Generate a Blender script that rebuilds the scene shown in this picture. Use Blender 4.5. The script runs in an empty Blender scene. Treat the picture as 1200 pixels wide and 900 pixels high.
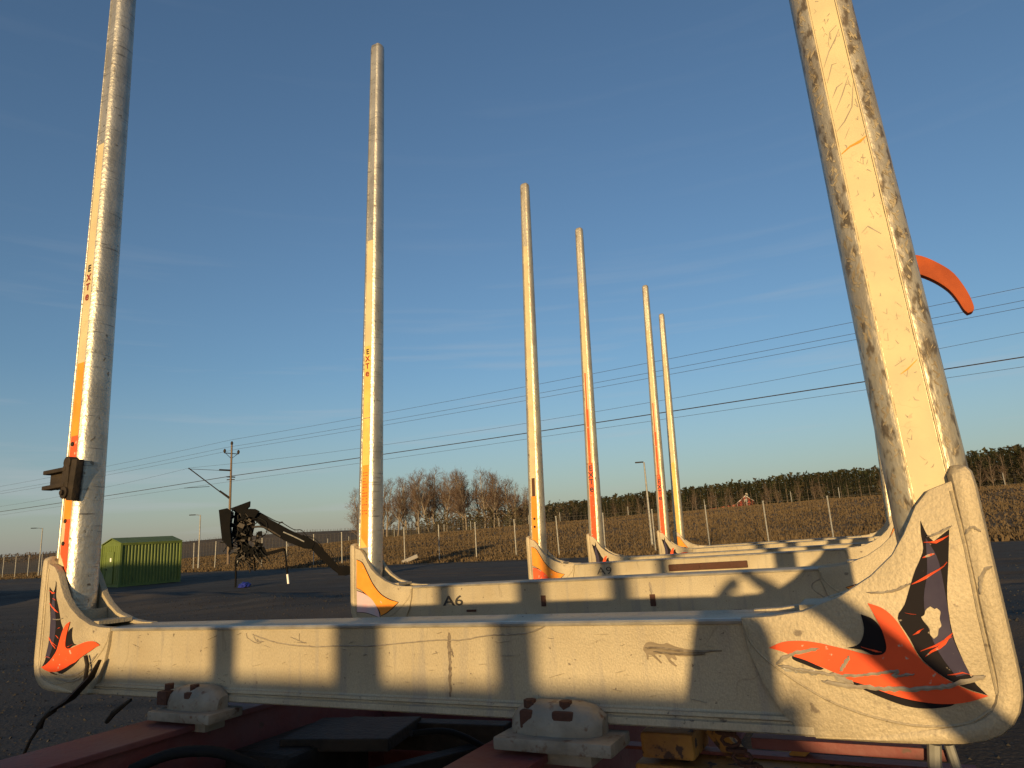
import bpy, bmesh, math, random
from mathutils import Vector, Matrix, noise
random.seed(7)
S = bpy.context.scene
C = S.collection
rad = math.radians
CAMZ = 1.70
# ------------------------------------------------------------------ camera
cam = bpy.data.cameras.new('camera'); camo = bpy.data.objects.new('camera', cam); C.objects.link(camo)
M3 = Matrix(((0.99813672, 0.0, 0.06101711), (0.01330884, 0.97592272, -0.21771018), (-0.05954798, 0.21811659, 0.9741043)))
R3 = M3 @ Matrix(((1, 0, 0), (0, 0, -1), (0, 1, 0)))
camo.matrix_world = Matrix.Translation((0, 0, CAMZ)) @ R3.to_4x4()
cam.sensor_width = 36; cam.lens = 785.93 / 1200 * 36
cam.clip_start = .02; cam.clip_end = 6000
S.camera = camo
S.render.resolution_x = 1024; S.render.resolution_y = 768
# ------------------------------------------------------------------ sky, sun, exposure
LX, LY = 0.284, 0.959          # heading of the light over the ground
ELEV = rad(4.5)
W = bpy.data.worlds.new('World'); S.world = W; W.use_nodes = True
wn, wl = W.node_tree.nodes, W.node_tree.links
wn.clear()
out = wn.new('ShaderNodeOutputWorld'); bg = wn.new('ShaderNodeBackground')
sky = wn.new('ShaderNodeTexSky'); sky.sky_type = 'NISHITA'; sky.sun_disc = False
sky.sun_elevation = ELEV
sky.sun_rotation = math.atan2(-LX, -LY)
sky.altitude = 60; sky.air_density = 1.0; sky.dust_density = 1.0; sky.ozone_density = 3.0
tc = wn.new('ShaderNodeTexCoord'); mp = wn.new('ShaderNodeMapping')
mp.inputs['Scale'].default_value = (1.6, 1.6, 26); mp.inputs['Rotation'].default_value = (0, .03, .4)
nz = wn.new('ShaderNodeTexNoise'); nz.inputs['Scale'].default_value = 1.7; nz.inputs['Detail'].default_value = 5
rp = wn.new('ShaderNodeValToRGB'); rp.color_ramp.elements[0].position = .56; rp.color_ramp.elements[1].position = .80
mx = wn.new('ShaderNodeMixRGB'); mx.blend_type = 'MIX'
mul = wn.new('ShaderNodeMath'); mul.operation = 'MULTIPLY'; mul.inputs[1].default_value = .36
wl.new(tc.outputs['Generated'], mp.inputs['Vector']); wl.new(mp.outputs[0], nz.inputs['Vector'])
sx = wn.new('ShaderNodeSeparateXYZ'); hz = wn.new('ShaderNodeMapRange'); hz.interpolation_type = 'SMOOTHSTEP'      # thin high haze, thicker towards the horizon all round
hz.inputs['From Min'].default_value = -.02; hz.inputs['From Max'].default_value = .26; hz.inputs['To Min'].default_value = .40; hz.inputs['To Max'].default_value = 0
wl.new(tc.outputs['Generated'], sx.inputs[0]); wl.new(sx.outputs['Z'], hz.inputs['Value'])
ad = wn.new('ShaderNodeMath'); ad.operation = 'ADD'; wl.new(hz.outputs[0], ad.inputs[0])
wl.new(nz.outputs['Fac'], rp.inputs[0]); lo = wn.new('ShaderNodeMapRange'); lo.inputs['From Min'].default_value = .18; lo.inputs['From Max'].default_value = .42; lo.inputs['To Min'].default_value = 1; lo.inputs['To Max'].default_value = .1
wl.new(sx.outputs['Z'], lo.inputs['Value']); lm = wn.new('ShaderNodeMath'); lm.operation = 'MULTIPLY'; wl.new(rp.outputs[0], lm.inputs[0]); wl.new(lo.outputs[0], lm.inputs[1]); wl.new(lm.outputs[0], mul.inputs[0]); wl.new(mul.outputs[0], ad.inputs[1]); wl.new(ad.outputs[0], mx.inputs[0])
wl.new(sky.outputs[0], mx.inputs[1]); mx.inputs[2].default_value = (2.15, 2.3, 2.45, 1)
hs = wn.new('ShaderNodeHueSaturation'); hs.inputs['Saturation'].default_value = .93; hs.inputs['Value'].default_value = 1.0
wl.new(mx.outputs[0], hs.inputs['Color']); wl.new(hs.outputs[0], bg.inputs['Color']); bg.inputs['Strength'].default_value = .15
wl.new(bg.outputs[0], out.inputs[0])
sun = bpy.data.lights.new('sun', 'SUN'); suno = bpy.data.objects.new('sun', sun); C.objects.link(suno)
sun.energy = 4.5; sun.angle = rad(.8); sun.color = (1.0, .70, .32)
dv = Vector((LX * math.cos(ELEV), LY * math.cos(ELEV), -math.sin(ELEV)))
suno.rotation_euler = dv.to_track_quat('-Z', 'Y').to_euler(); suno.location = (-10, -30, 20)
S.view_settings.view_transform = 'Standard'; S.view_settings.look = 'None'
S.view_settings.exposure = 0.5; S.view_settings.gamma = 1
S.cycles.max_bounces = 6
# ------------------------------------------------------------------ materials
def mat(name, base=(.5, .5, .5), rough=.6, metal=0, var=None, scale=8, stretch=(1, 1, 1), bump=0, bscale=60,
        spots=None, sscale=30, sthr=.62, swid=.06, scr=None, detail=6, coord='Object', spec=.5, streak=None, fine=None):
    m = bpy.data.materials.new(name); m.use_nodes = True
    n, l = m.node_tree.nodes, m.node_tree.links
    b = n['Principled BSDF']
    b.inputs['Roughness'].default_value = rough; b.inputs['Metallic'].default_value = metal
    b.inputs['Specular IOR Level'].default_value = spec
    t = n.new('ShaderNodeTexCoord'); mp_ = n.new('ShaderNodeMapping'); mp_.inputs['Scale'].default_value = stretch
    l.new(t.outputs[coord], mp_.inputs['Vector'])
    def nse(sc, d=detail, vec=None):
        x = n.new('ShaderNodeTexNoise'); x.inputs['Scale'].default_value = sc; x.inputs['Detail'].default_value = d
        l.new(vec or mp_.outputs[0], x.inputs['Vector']); return x.outputs['Fac']
    def ramp(src, a, c, ca=(0, 0, 0, 1), cb=(1, 1, 1, 1)):
        x = n.new('ShaderNodeValToRGB'); e = x.color_ramp.elements
        e[0].position = a; e[1].position = c; e[0].color = ca; e[1].color = cb
        l.new(src, x.inputs[0]); return x.outputs[0]
    def mix(f, a, c):
        x = n.new('ShaderNodeMixRGB')
        for i, v_ in ((0, f), (1, a), (2, c)):
            if isinstance(v_, (tuple, list)): x.inputs[i].default_value = (*v_[:3], 1)
            elif isinstance(v_, (int, float)): x.inputs[i].default_value = v_
            else: l.new(v_, x.inputs[i])
        return x.outputs[0]
    col = base
    if var: col = mix(ramp(nse(scale), .35, .68), base, var)
    if streak:      # streaks: (colour, scale vector, threshold, width)
        mp2 = n.new('ShaderNodeMapping'); mp2.inputs['Scale'].default_value = streak[1]
        l.new(t.outputs[coord], mp2.inputs['Vector'])
        col = mix(ramp(nse(1, 4, mp2.outputs[0]), streak[2], streak[2] + streak[3]), col, streak[0])
    if fine:        # fine grain: (factor, scale vector)
        mp3 = n.new('ShaderNodeMapping'); mp3.inputs['Scale'].default_value = fine[1]
        l.new(t.outputs[coord], mp3.inputs['Vector'])
        mg = n.new('ShaderNodeMixRGB'); mg.blend_type = 'MULTIPLY'; mg.inputs[0].default_value = 1
        l.new(col, mg.inputs[1]) if not isinstance(col, tuple) else None
        l.new(ramp(nse(1, 5, mp3.outputs[0]), .33, .60, (fine[0],) * 3 + (1,), (1.08, 1.06, 1.04, 1)), mg.inputs[2]); col = mg.outputs[0]
    if spots: col = mix(ramp(nse(sscale), sthr, sthr + swid), col, spots)
    if scr:         # thin wandering scratches: (colour, scale, width, amount)
        w = n.new('ShaderNodeTexNoise'); w.inputs['Scale'].default_value = scr[1]; w.inputs['Detail'].default_value = 2
        l.new(mp_.outputs[0], w.inputs['Vector'])
        s1 = n.new('ShaderNodeMath'); s1.operation = 'SUBTRACT'; l.new(w.outputs['Fac'], s1.inputs[0]); s1.inputs[1].default_value = .5
        s2 = n.new('ShaderNodeMath'); s2.operation = 'ABSOLUTE'; l.new(s1.outputs[0], s2.inputs[0])
        line = ramp(s2.outputs[0], 0, scr[2], (1, 1, 1, 1), (0, 0, 0, 1))
        gate = ramp(nse(scr[1] * .9 + 1.3, 3), .52, .60)
        mm = n.new('ShaderNodeMath'); mm.operation = 'MULTIPLY'; l.new(line, mm.inputs[0]); l.new(gate, mm.inputs[1])
        m3 = n.new('ShaderNodeMath'); m3.operation = 'MULTIPLY'; l.new(mm.outputs[0], m3.inputs[0]); m3.inputs[1].default_value = scr[3]
        col = mix(m3.outputs[0], col, scr[0])
    if isinstance(col, tuple): b.inputs['Base Color'].default_value = (*col[:3], 1)
    else: l.new(col, b.inputs['Base Color'])
    if bump:
        bp = n.new('ShaderNodeBump'); bp.inputs['Strength'].default_value = bump; bp.inputs['Distance'].default_value = .01
        l.new(nse(bscale), bp.inputs['Height']); l.new(bp.outputs[0], b.inputs['Normal'])
    return m
M = {}
M['beam'] = mat('aged_aluminium_beam', (.43, .375, .275), .56, .22, var=(.37, .31, .215), scale=5, spec=.35, fine=(.86, (420, 420, 160)), bump=.16, bscale=260,
                spots=(.15, .12, .09), sscale=70, sthr=.66, swid=.05, scr=((.16, .13, .10), 5.0, .004, .4),
                streak=((.33, .29, .23), (26, 26, 2.5), .55, .12))
M['pocket'] = mat('cast_aluminium_pocket', (.41, .345, .24), .6, .18, var=(.31, .26, .18), scale=9, spec=.35, fine=(.88, (380, 380, 220)), bump=.25, bscale=160,
                  spots=(.17, .135, .10), sscale=40, sthr=.67, swid=.06, scr=((.17, .14, .11), 9.0, .004, .45))
M['stake'] = mat('brushed_aluminium', (.54, .50, .42), .40, .75, var=(.38, .35, .29), scale=1.0, stretch=(10, 10, 9), bump=.25, bscale=9,
                 streak=((.22, .20, .17), (9, 9, 150), .60, .10), spots=(.20, .17, .13), sscale=5, sthr=.66, swid=.04)
M['stake_worn'] = mat('bark_stained_aluminium', (.49, .425, .31), .42, .6, var=(.36, .30, .215), scale=14, bump=.25, bscale=70,
                      stretch=(1.5, 1.5, .7), spots=(.19, .145, .095), sscale=46, sthr=.515, swid=.10)
M['lip'] = mat('scuffed_bright_aluminium', (.50, .47, .41), .45, .6, var=(.32, .29, .25), scale=14, bump=.15, bscale=120)
M['groove'] = mat('cream_weathered_strip', (.52, .43, .25), .65, .0, var=(.44, .36, .22), scale=14, scr=((.34, .26, .16), 16, .006, .4),
                  spots=(.42, .32, .20), sscale=90, sthr=.66, swid=.04)
def paint(name, c, wear=(.40, .34, .26), thr=.66, rough=.65):
    return mat(name, c, rough, 0, spec=.2, var=tuple(x * .8 for x in c), scale=12, spots=wear, sscale=55, sthr=thr, swid=.04)
M['red'] = paint('vermilion_film', (.72, .085, .025)); M['redstrip'] = paint('red_reflex_film', (.80, .10, .035), thr=.62)
M['orange'] = paint('orange_film', (.80, .27, .035)); M['yellowfilm'] = paint('amber_film', (.74, .46, .13))
M['black'] = mat('black_film', (.012, .010, .012), .8, spec=.12, spots=(.25, .2, .16), sscale=70, sthr=.70, swid=.03)
M['navy'] = mat('navy_film', (.035, .03, .055), .8, spec=.12, var=(.055, .048, .075), scale=20, spots=(.35, .3, .3), sscale=80, sthr=.70, swid=.03)
M['pink'] = mat('faded_pink_film', (.58, .36, .38), .5, var=(.40, .38, .42), scale=18)
M['mark'] = mat('grey_brown_scrape', (.20, .165, .125), .75, var=(.30, .26, .2), scale=60)
M['smear'] = mat('brown_smear', (.15, .115, .075), .85, var=(.24, .19, .13), scale=40, stretch=(.4, 1, 3))
M['dirt'] = mat('dark_smudge', (.10, .075, .055), .9, var=(.22, .18, .13), scale=90)
M['ink'] = mat('black_lettering', (.02, .018, .018), .6); M['inkred'] = mat('dark_red_lettering', (.20, .02, .015), .6)
M['rust'] = mat('rust', (.075, .028, .016), .9, var=(.06, .025, .015), scale=25, bump=.5, bscale=90)
M['cast'] = mat('pale_cast_metal', (.30, .27, .22), .6, .2, var=(.20, .17, .13), scale=18, bump=.4, bscale=60, spots=(.14, .075, .045), sscale=45, sthr=.60, swid=.10)
M['steel'] = mat('galvanised_steel', (.30, .29, .27), .6, .3, var=(.20, .195, .18), scale=9)
M['wiremesh'] = mat('dull_fence_wire', (.12, .105, .085), .8, spec=.2)
M['darksteel'] = mat('dark_oily_steel', (.022, .017, .013), .7, .1, spec=.2, var=(.04, .03, .022), scale=20, bump=.3, bscale=70)
M['frame'] = mat('dusty_red_chassis_paint', (.15, .026, .024), .65, 0, var=(.16, .065, .060), scale=7, spots=(.09, .04, .03), sscale=35, sthr=.64, swid=.06, bump=.2)
M['yrust'] = mat('rusty_yellow_paint', (.45, .22, .035), .7, 0, var=(.22, .10, .03), scale=14, spots=(.06, .03, .02), sscale=40, sthr=.58, swid=.04, bump=.4)
M['rubber'] = mat('black_rubber', (.014, .014, .014), .8, spec=.15, bump=.2)
M['hook'] = mat('orange_painted_steel', (.34, .065, .014), .7, 0, spec=.2, var=(.24, .045, .012), scale=14, bump=.15)
M['green'] = mat('green_container_paint', (.115, .155, .030), .6, 0, var=(.09, .125, .026), scale=2)
M['notice'] = mat('white_notice', (.75, .75, .70), .6)
M['craneblack'] = mat('black_crane_paint', (.0035, .0035, .004), .75, var=(.006, .005, .005), scale=3, spec=.1)
M['cranegrey'] = mat('worn_grey_brown_metal', (.06, .046, .035), .6, .2, var=(.02, .016, .012), scale=5)
M['bluetarp'] = mat('blue_tarpaulin', (.015, .025, .22), .5)
M['concrete'] = mat('pale_concrete', (.32, .29, .25), .85, bump=.3, bscale=8)
M['falun'] = mat('red_timber_boards', (.30, .045, .03), .8, var=(.22, .035, .025), scale=1)
M['white'] = mat('white_paint', (.75, .73, .70), .6); M['roof'] = mat('rust_red_roof', (.33, .10, .06), .8)
M['glass'] = mat('window_glass', (.03, .035, .04), .1)
M['wood'] = mat('weathered_timber', (.14, .10, .07), .85)
M['bark'] = mat('grey_brown_bark', (.085, .058, .04), .9, var=(.13, .10, .075), scale=1.2)
M['birchbark'] = mat('pale_birch_bark', (.16, .125, .09), .9, var=(.24, .20, .16), scale=1.5)
M['twig'] = mat('bare_twigs', (.095, .060, .040), .95)
M['needle'] = mat('dark_pine_needles', (.030, .036, .016), .95, var=(.045, .046, .02), spec=.1, scale=.6)
M['needle2'] = mat('spruce_needles', (.026, .034, .016), .95, var=(.038, .042, .02), spec=.1, scale=.6)
M['stone'] = mat('crushed_stone', (.060, .052, .045), .95, spec=.1, var=(.038, .034, .030), scale=3)
M['gravel'] = mat('dark_gravel', (.042, .035, .030), .95, 0, var=(.074, .059, .046), scale=.30, streak=((.035, .030, .027), (.10, 1.1, 1), .50, .12), bump=1.0, bscale=26, coord='Object', spec=.25, sscale=40, spots=(.10, .088, .076), sthr=.60, swid=.08)
M['grass'] = mat('dead_brown_grass', (.155, .108, .060), .95, 0, var=(.115, .080, .045), scale=.25, bump=.25, bscale=3, spec=.1, spots=(.16, .105, .052), sscale=1.3, sthr=.55, swid=.15)
M['tuft'] = mat('dry_grass_blades', (.118, .082, .046), .95, var=(.085, .060, .035), scale=.25, spec=.1)
# ------------------------------------------------------------------ mesh helpers
def finish(bm, name, m, parent=None, smooth=None, mw=None):
    me = bpy.data.meshes.new(name); bm.normal_update(); bm.to_mesh(me); bm.free()
    for x in (m if isinstance(m, (list, tuple)) else [m]): me.materials.append(x)
    if smooth is not None:
        for p in me.polygons: p.use_smooth = True
        me.set_sharp_from_angle(angle=rad(smooth))
    return link(me, name, parent, mw)
def link(me, name, parent=None, mw=None):
    o = bpy.data.objects.new(name, me); C.objects.link(o)
    if name in ('scratch', 'small_nick', 'red_scratch', 'bark_residue', 'fine_print', 'dark_smudge', 'chain'): o['kind'] = 'stuff'
    if parent: o.parent = parent
    if mw is not None:
        if parent: o.matrix_local = mw
        else: o.matrix_world = mw
    return o
def tag(o, label, cat, group=None):
    o['label'] = label; o['category'] = cat
    if group: o['group'] = group
    return o
def empty(name, mw, label=None, cat=None, group=None):
    o = bpy.data.objects.new(name, None); C.objects.link(o); o.matrix_world = mw; o.empty_display_size = .2
    if label: tag(o, label, cat, group)
    return o
def box(bm, c, s, rot=None, bev=0, mi=0):
    r = bmesh.ops.create_cube(bm, size=1); vs = r['verts']
    bmesh.ops.scale(bm, vec=s, verts=vs)
    if bev:
        es = list({e for v_ in vs for e in v_.link_edges})
        rr = bmesh.ops.bevel(bm, geom=es, offset=bev, segments=2, affect='EDGES', profile=.6)
        vs = list({v_ for f in rr['faces'] for v_ in f.verts} | {v_ for v_ in vs if v_.is_valid})
    if rot is not None: bmesh.ops.transform(bm, matrix=rot.to_4x4(), verts=vs)
    bmesh.ops.translate(bm, vec=c, verts=vs)
    for f in {f for v_ in vs for f in v_.link_faces}: f.material_index = mi
    return vs
def tube(bm, pts, r, seg=8, cap=True, mi=0, flat=1.0):
    pts = [Vector(p) for p in pts]; n = len(pts); rs = r if isinstance(r, (list, tuple)) else [r] * n
    rings = []; up = None
    for i, p in enumerate(pts):
        t = (pts[min(i + 1, n - 1)] - pts[max(i - 1, 0)]).normalized()
        if up is None:
            up = Vector((0, 0, 1)) if abs(t.z) < .9 else Vector((1, 0, 0))
        a = t.cross(up).normalized(); b = a.cross(t).normalized(); up = b
        rings.append([bm.verts.new(p + (a * math.cos(k * 2 * math.pi / seg) + b * flat * math.sin(k * 2 * math.pi / seg)) * rs[i]) for k in range(seg)])
    for i in range(n - 1):
        for k in range(seg):
            f = bm.faces.new((rings[i][k], rings[i][(k + 1) % seg], rings[i + 1][(k + 1) % seg], rings[i + 1][k])); f.material_index = mi
    if cap:
        for rg in (list(reversed(rings[0])), rings[-1]):
            f = bm.faces.new(rg); f.material_index = mi
    return rings
def cyl(bm, a, b, r, seg=10, mi=0): tube(bm, [a, b], r, seg, mi=mi)
def plate(bm, pts, y0, y1, mi=0, bev=0):
    """closed outline (x,z) extruded from y0 (front) to y1"""
    vs = [bm.verts.new((x, y0, z)) for x, z in pts]
    f = bm.faces.new(vs)
    if f.normal.y > 0 if f.normal.length else False: pass
    bm.normal_update()
    if f.normal.y > 0: f.normal_flip()
    r = bmesh.ops.extrude_face_region(bm, geom=[f])
    nv = [g for g in r['geom'] if isinstance(g, bmesh.types.BMVert)]
    bmesh.ops.translate(bm, vec=(0, y1 - y0, 0), verts=nv)
    bm.normal_update()
    if bev:
        es = [e for e in f.edges] if f.is_valid else []
        if not es: es = [e for e in bm.edges if e.verts[0] in vs and e.verts[1] in vs and len(e.link_faces) == 2]
        bmesh.ops.bevel(bm, geom=es, offset=bev, segments=2, affect='EDGES', profile=.6)
    bmesh.ops.recalc_face_normals(bm, faces=bm.faces)
def decal(pts, y, m, name, parent, sx=1, th=.0012):
    bm = bmesh.new()
    p = [(x * sx, z) for x, z in smooth_loop(pts)]
    vs = [bm.verts.new((x, y, z)) for x, z in p]
    f = bm.faces.new(vs); bm.normal_update()
    if f.normal.y > 0: f.normal_flip()
    r = bmesh.ops.extrude_face_region(bm, geom=[f])
    bmesh.ops.translate(bm, vec=(0, th, 0), verts=[g for g in r['geom'] if isinstance(g, bmesh.types.BMVert)])
    bmesh.ops.recalc_face_normals(bm, faces=bm.faces)
    return finish(bm, name, m, parent)
def smooth_loop(p, k=3, cosmax=.45):
    """Catmull-Rom through a closed outline, corners kept sharp"""
    n = len(p); sh = []
    for i in range(n):
        a = Vector(p[i]) - Vector(p[i - 1]); b = Vector(p[(i + 1) % n]) - Vector(p[i])
        sh.append(a.length < 1e-6 or b.length < 1e-6 or a.normalized().dot(b.normalized()) < cosmax)
    o = []
    for i in range(n):
        p0, p1, p2, p3 = Vector(p[i - 1]), Vector(p[i]), Vector(p[(i + 1) % n]), Vector(p[(i + 2) % n])
        m1 = (p2 - p1) if sh[i] else (p2 - p0) * .5
        m2 = (p2 - p1) if sh[(i + 1) % n] else (p3 - p1) * .5
        for s in range(k):
            t = s / k
            q = p1 * (2 * t**3 - 3 * t**2 + 1) + m1 * (t**3 - 2 * t**2 + t) + p2 * (-2 * t**3 + 3 * t**2) + m2 * (t**3 - t**2)
            o.append((q.x, q.y))
    return o
def ribbon(bm, pts, w, y, jitter=.25, th=.0015):
    """thin uneven scrape on a face at y, following points (x,z)"""
    P = []
    for i in range(len(pts) - 1):
        a, b = Vector(pts[i]), Vector(pts[i + 1]); k = max(2, int((b - a).length / .01))
        P += [a.lerp(b, j / k) for j in range(k)]
    P.append(Vector(pts[-1])); n = len(P)
    prev = None
    for i, p in enumerate(P):
        t = (P[min(i + 1, n - 1)] - P[max(i - 1, 0)]).normalized(); nn = Vector((-t.y, t.x))
        ww = w * (1 + random.uniform(-jitter, jitter)) * min(1, .25 + min(i, n - 1 - i) * .25)
        q = p + nn * random.uniform(-w, w) * .18
        row = [bm.verts.new((q.x - nn.x * ww / 2, y, q.y - nn.y * ww / 2)), bm.verts.new((q.x, y - th, q.y)), bm.verts.new((q.x + nn.x * ww / 2, y, q.y + nn.y * ww / 2))]
        if prev:
            for a in range(2): bm.faces.new((prev[a], row[a], row[a + 1], prev[a + 1]))
        prev = row
def text_mesh(s, size, extrude=.001, bold=.0):
    cu = bpy.data.curves.new('lettering', 'FONT'); cu.body = s; cu.size = size; cu.extrude = extrude; cu.align_x = 'CENTER'; cu.align_y = 'CENTER'; cu.offset = bold
    o = bpy.data.objects.new('tmp', cu); me = bpy.data.meshes.new_from_object(o); bpy.data.objects.remove(o); bpy.data.curves.remove(cu)
    return me
def put_text(s, size, name, m, parent, loc, bold=0, sx=1, rotz=0):
    me = text_mesh(s, size, bold=bold)
    T = Matrix.Translation(loc) @ Matrix.Rotation(rad(90), 4, 'X') @ Matrix.Rotation(rotz, 4, 'Z') @ Matrix.Diagonal((sx, 1, 1, 1))
    me.transform(T); me.materials.append(m)
    return link(me, name, parent)
# ------------------------------------------------------------------ terrain
DE = Vector((.854, -.52, 0)); DN = Vector((.52, .854, 0))
def en(e, n, z=0): p = DE * e + DN * n; return Vector((p.x, p.y, z))
def interp(x, t):
    if x <= t[0][0]: return t[0][1]
    for (a, b), (c, d) in zip(t, t[1:]):
        if x <= c: return b + (d - b) * (x - a) / (c - a)
    return t[-1][1]
def sstep(a, b, x):
    t = min(1, max(0, (x - a) / (b - a))); return t * t * (3 - 2 * t)
def ground_z(e, n):
    crest = interp(e, [(-400, 0.2), (-150, .4), (-118, 1.0), (-97, 2.35), (-27, 3.5), (6, 3.9), (200, 6)])
    z = -.03 + (crest + .03) * sstep(40.5, 106, n) ** .8
    if n > 106: z = crest + min(3.0, (n - 106) * .006)
    if n > 120 and e / n < -.58:
        el = interp(e / n, [(-3.2, .004), (-2.56, .006), (-1.49, .0165), (-1.2, .0205), (-1.0, .0190), (-.75, .0115), (-.58, .004)])
        z += (1.7 + math.hypot(e, n) * el - z) * sstep(120, 300, n) if 1.7 + math.hypot(e, n) * el > z else 0
    if n < 40: z = -.03
    if n > 41:
        z += (noise.noise(Vector((e * .09, n * .09, 0))) * .30 + noise.noise(Vector((e * .4, n * .4, 3))) * .10) * sstep(41, 48, n)
    return z
def grid_sheet(name, es, ns, m, zf, kind='structure'):
    bm = bmesh.new(); rows = [[bm.verts.new(en(e, n, zf(e, n))) for e in es] for n in ns]
    for a, b in zip(rows, rows[1:]):
        for i in range(len(es) - 1): bm.faces.new((a[i], a[i + 1], b[i + 1], b[i]))
    o = finish(bm, name, m, smooth=180); o['kind'] = kind; return o
def frange(a, b, s):
    o = []
    while a < b: o.append(a); a += s
    return o + [b]
es = [-4000, -2500, -1500, -1200] + frange(-1000, -420, 20) + frange(-400, -160, 8) + frange(-157, 60, 1.5) + [80, 120, 180, 300, 600, 1500, 4000]
ns = frange(39, 75, 1.0) + frange(77, 130, 2) + frange(140, 320, 12) + [360, 400, 500, 600, 1000, 2000, 4500]
grid_sheet('grass_bank', es, ns, M['grass'], ground_z)
def lot_z(e, n):
    p = en(e, n); z = 0
    z += noise.noise(Vector((p.x * .25, p.y * .25, 1))) * .05 + noise.noise(Vector((p.x * 1.3, p.y * 1.3, 2))) * .012
    # low windrow of rough gravel left of the trailer
    d = abs((n - 14) + .12 * (e + 14)); 
    if e < 4: z += .22 * math.exp(-(d / 2.2) ** 2) * (1 + .5 * noise.noise(Vector((p.x * .6, p.y * .6, 5))))
    if n > 37: z -= (n - 37) * .02
    for n0, k in ((18.0, .10), (19.9, .10), (25.5, -.05), (27.4, -.05), (31, .02)):      # tyre ruts
        q = n - n0 - k * (e + 10) - .5 * math.sin(e * .08)
        z -= .045 * math.exp(-(q / .28) ** 2) - .018 * math.exp(-((abs(q) - .45) / .16) ** 2)
    return z
es2 = [-4000, -1000, -300, -150] + frange(-90, -32, 2) + frange(-30, 16, .5) + frange(18, 60, 3) + [120, 400, 1500, 4000]
ns2 = [-3000, -800, -200, -60, -30, -15, -8, -4] + frange(-2, 12, .5) + frange(12.2, 34, .2) + frange(34.5, 40.5, 1.5)
grid_sheet('gravel_lot', es2, ns2, M['gravel'], lot_z)
# loose stones on the lot
def stones():
    bm = bmesh.new(); rnd = random.Random(3)
    for i in range(9000):
        # wedge of ground seen left of the trailer
        y = 2.0 + 22 * rnd.random() ** 1.8; a = rnd.uniform(-.95, .02) if rnd.random() < .85 else rnd.uniform(.5, 1.0)
        x = a * y; p = Vector((x, y, 0)); e, n = p.dot(DE), p.dot(DN)
        if n > 38: continue
        r = rnd.uniform(.006, .018) * (1 + y * .05)
        z = lot_z(e, n); vs = []
        for k in range(3):
            t = k * 2.09 + rnd.random(); vs.append(bm.verts.new((x + math.cos(t) * r, y + math.sin(t) * r, z - .004)))
        top = bm.verts.new((x + rnd.uniform(-.4, .4) * r, y + rnd.uniform(-.4, .4) * r, z + r * rnd.uniform(.5, 1.0)))
        for k in range(3): bm.faces.new((vs[k], vs[(k + 1) % 3], top))
    o = finish(bm, 'loose_gravel', M['stone']); o['kind'] = 'stuff'
stones()
def tufts():
    rnd = random.Random(5); V = []; F = []
    for i in range(230000):
        n = 40.3 + 66 * rnd.random() ** 1.7; e = rnd.uniform(-125, 26)
        if n < 43 and rnd.random() < (43 - n) * .3: continue
        z = ground_z(e, n); p = en(e, n, z - .03); h = rnd.uniform(.07, .26) * (1 + .5 * noise.noise(Vector((e * .2, n * .2, 7)))); w = h * .42; t = rnd.random() * 6.28
        ax, ay = math.cos(t) * w, math.sin(t) * w; k = len(V)
        V += [(p.x - ax, p.y - ay, p.z), (p.x + ax, p.y + ay, p.z), (p.x + rnd.uniform(-.1, .1), p.y + rnd.uniform(-.1, .1), p.z + h)]; F.append((k, k + 1, k + 2))
    me = bpy.data.meshes.new('dry_grass'); me.from_pydata(V, [], F); me.materials.append(M['tuft']); o = link(me, 'dry_grass'); o['kind'] = 'stuff'
tufts()
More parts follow.
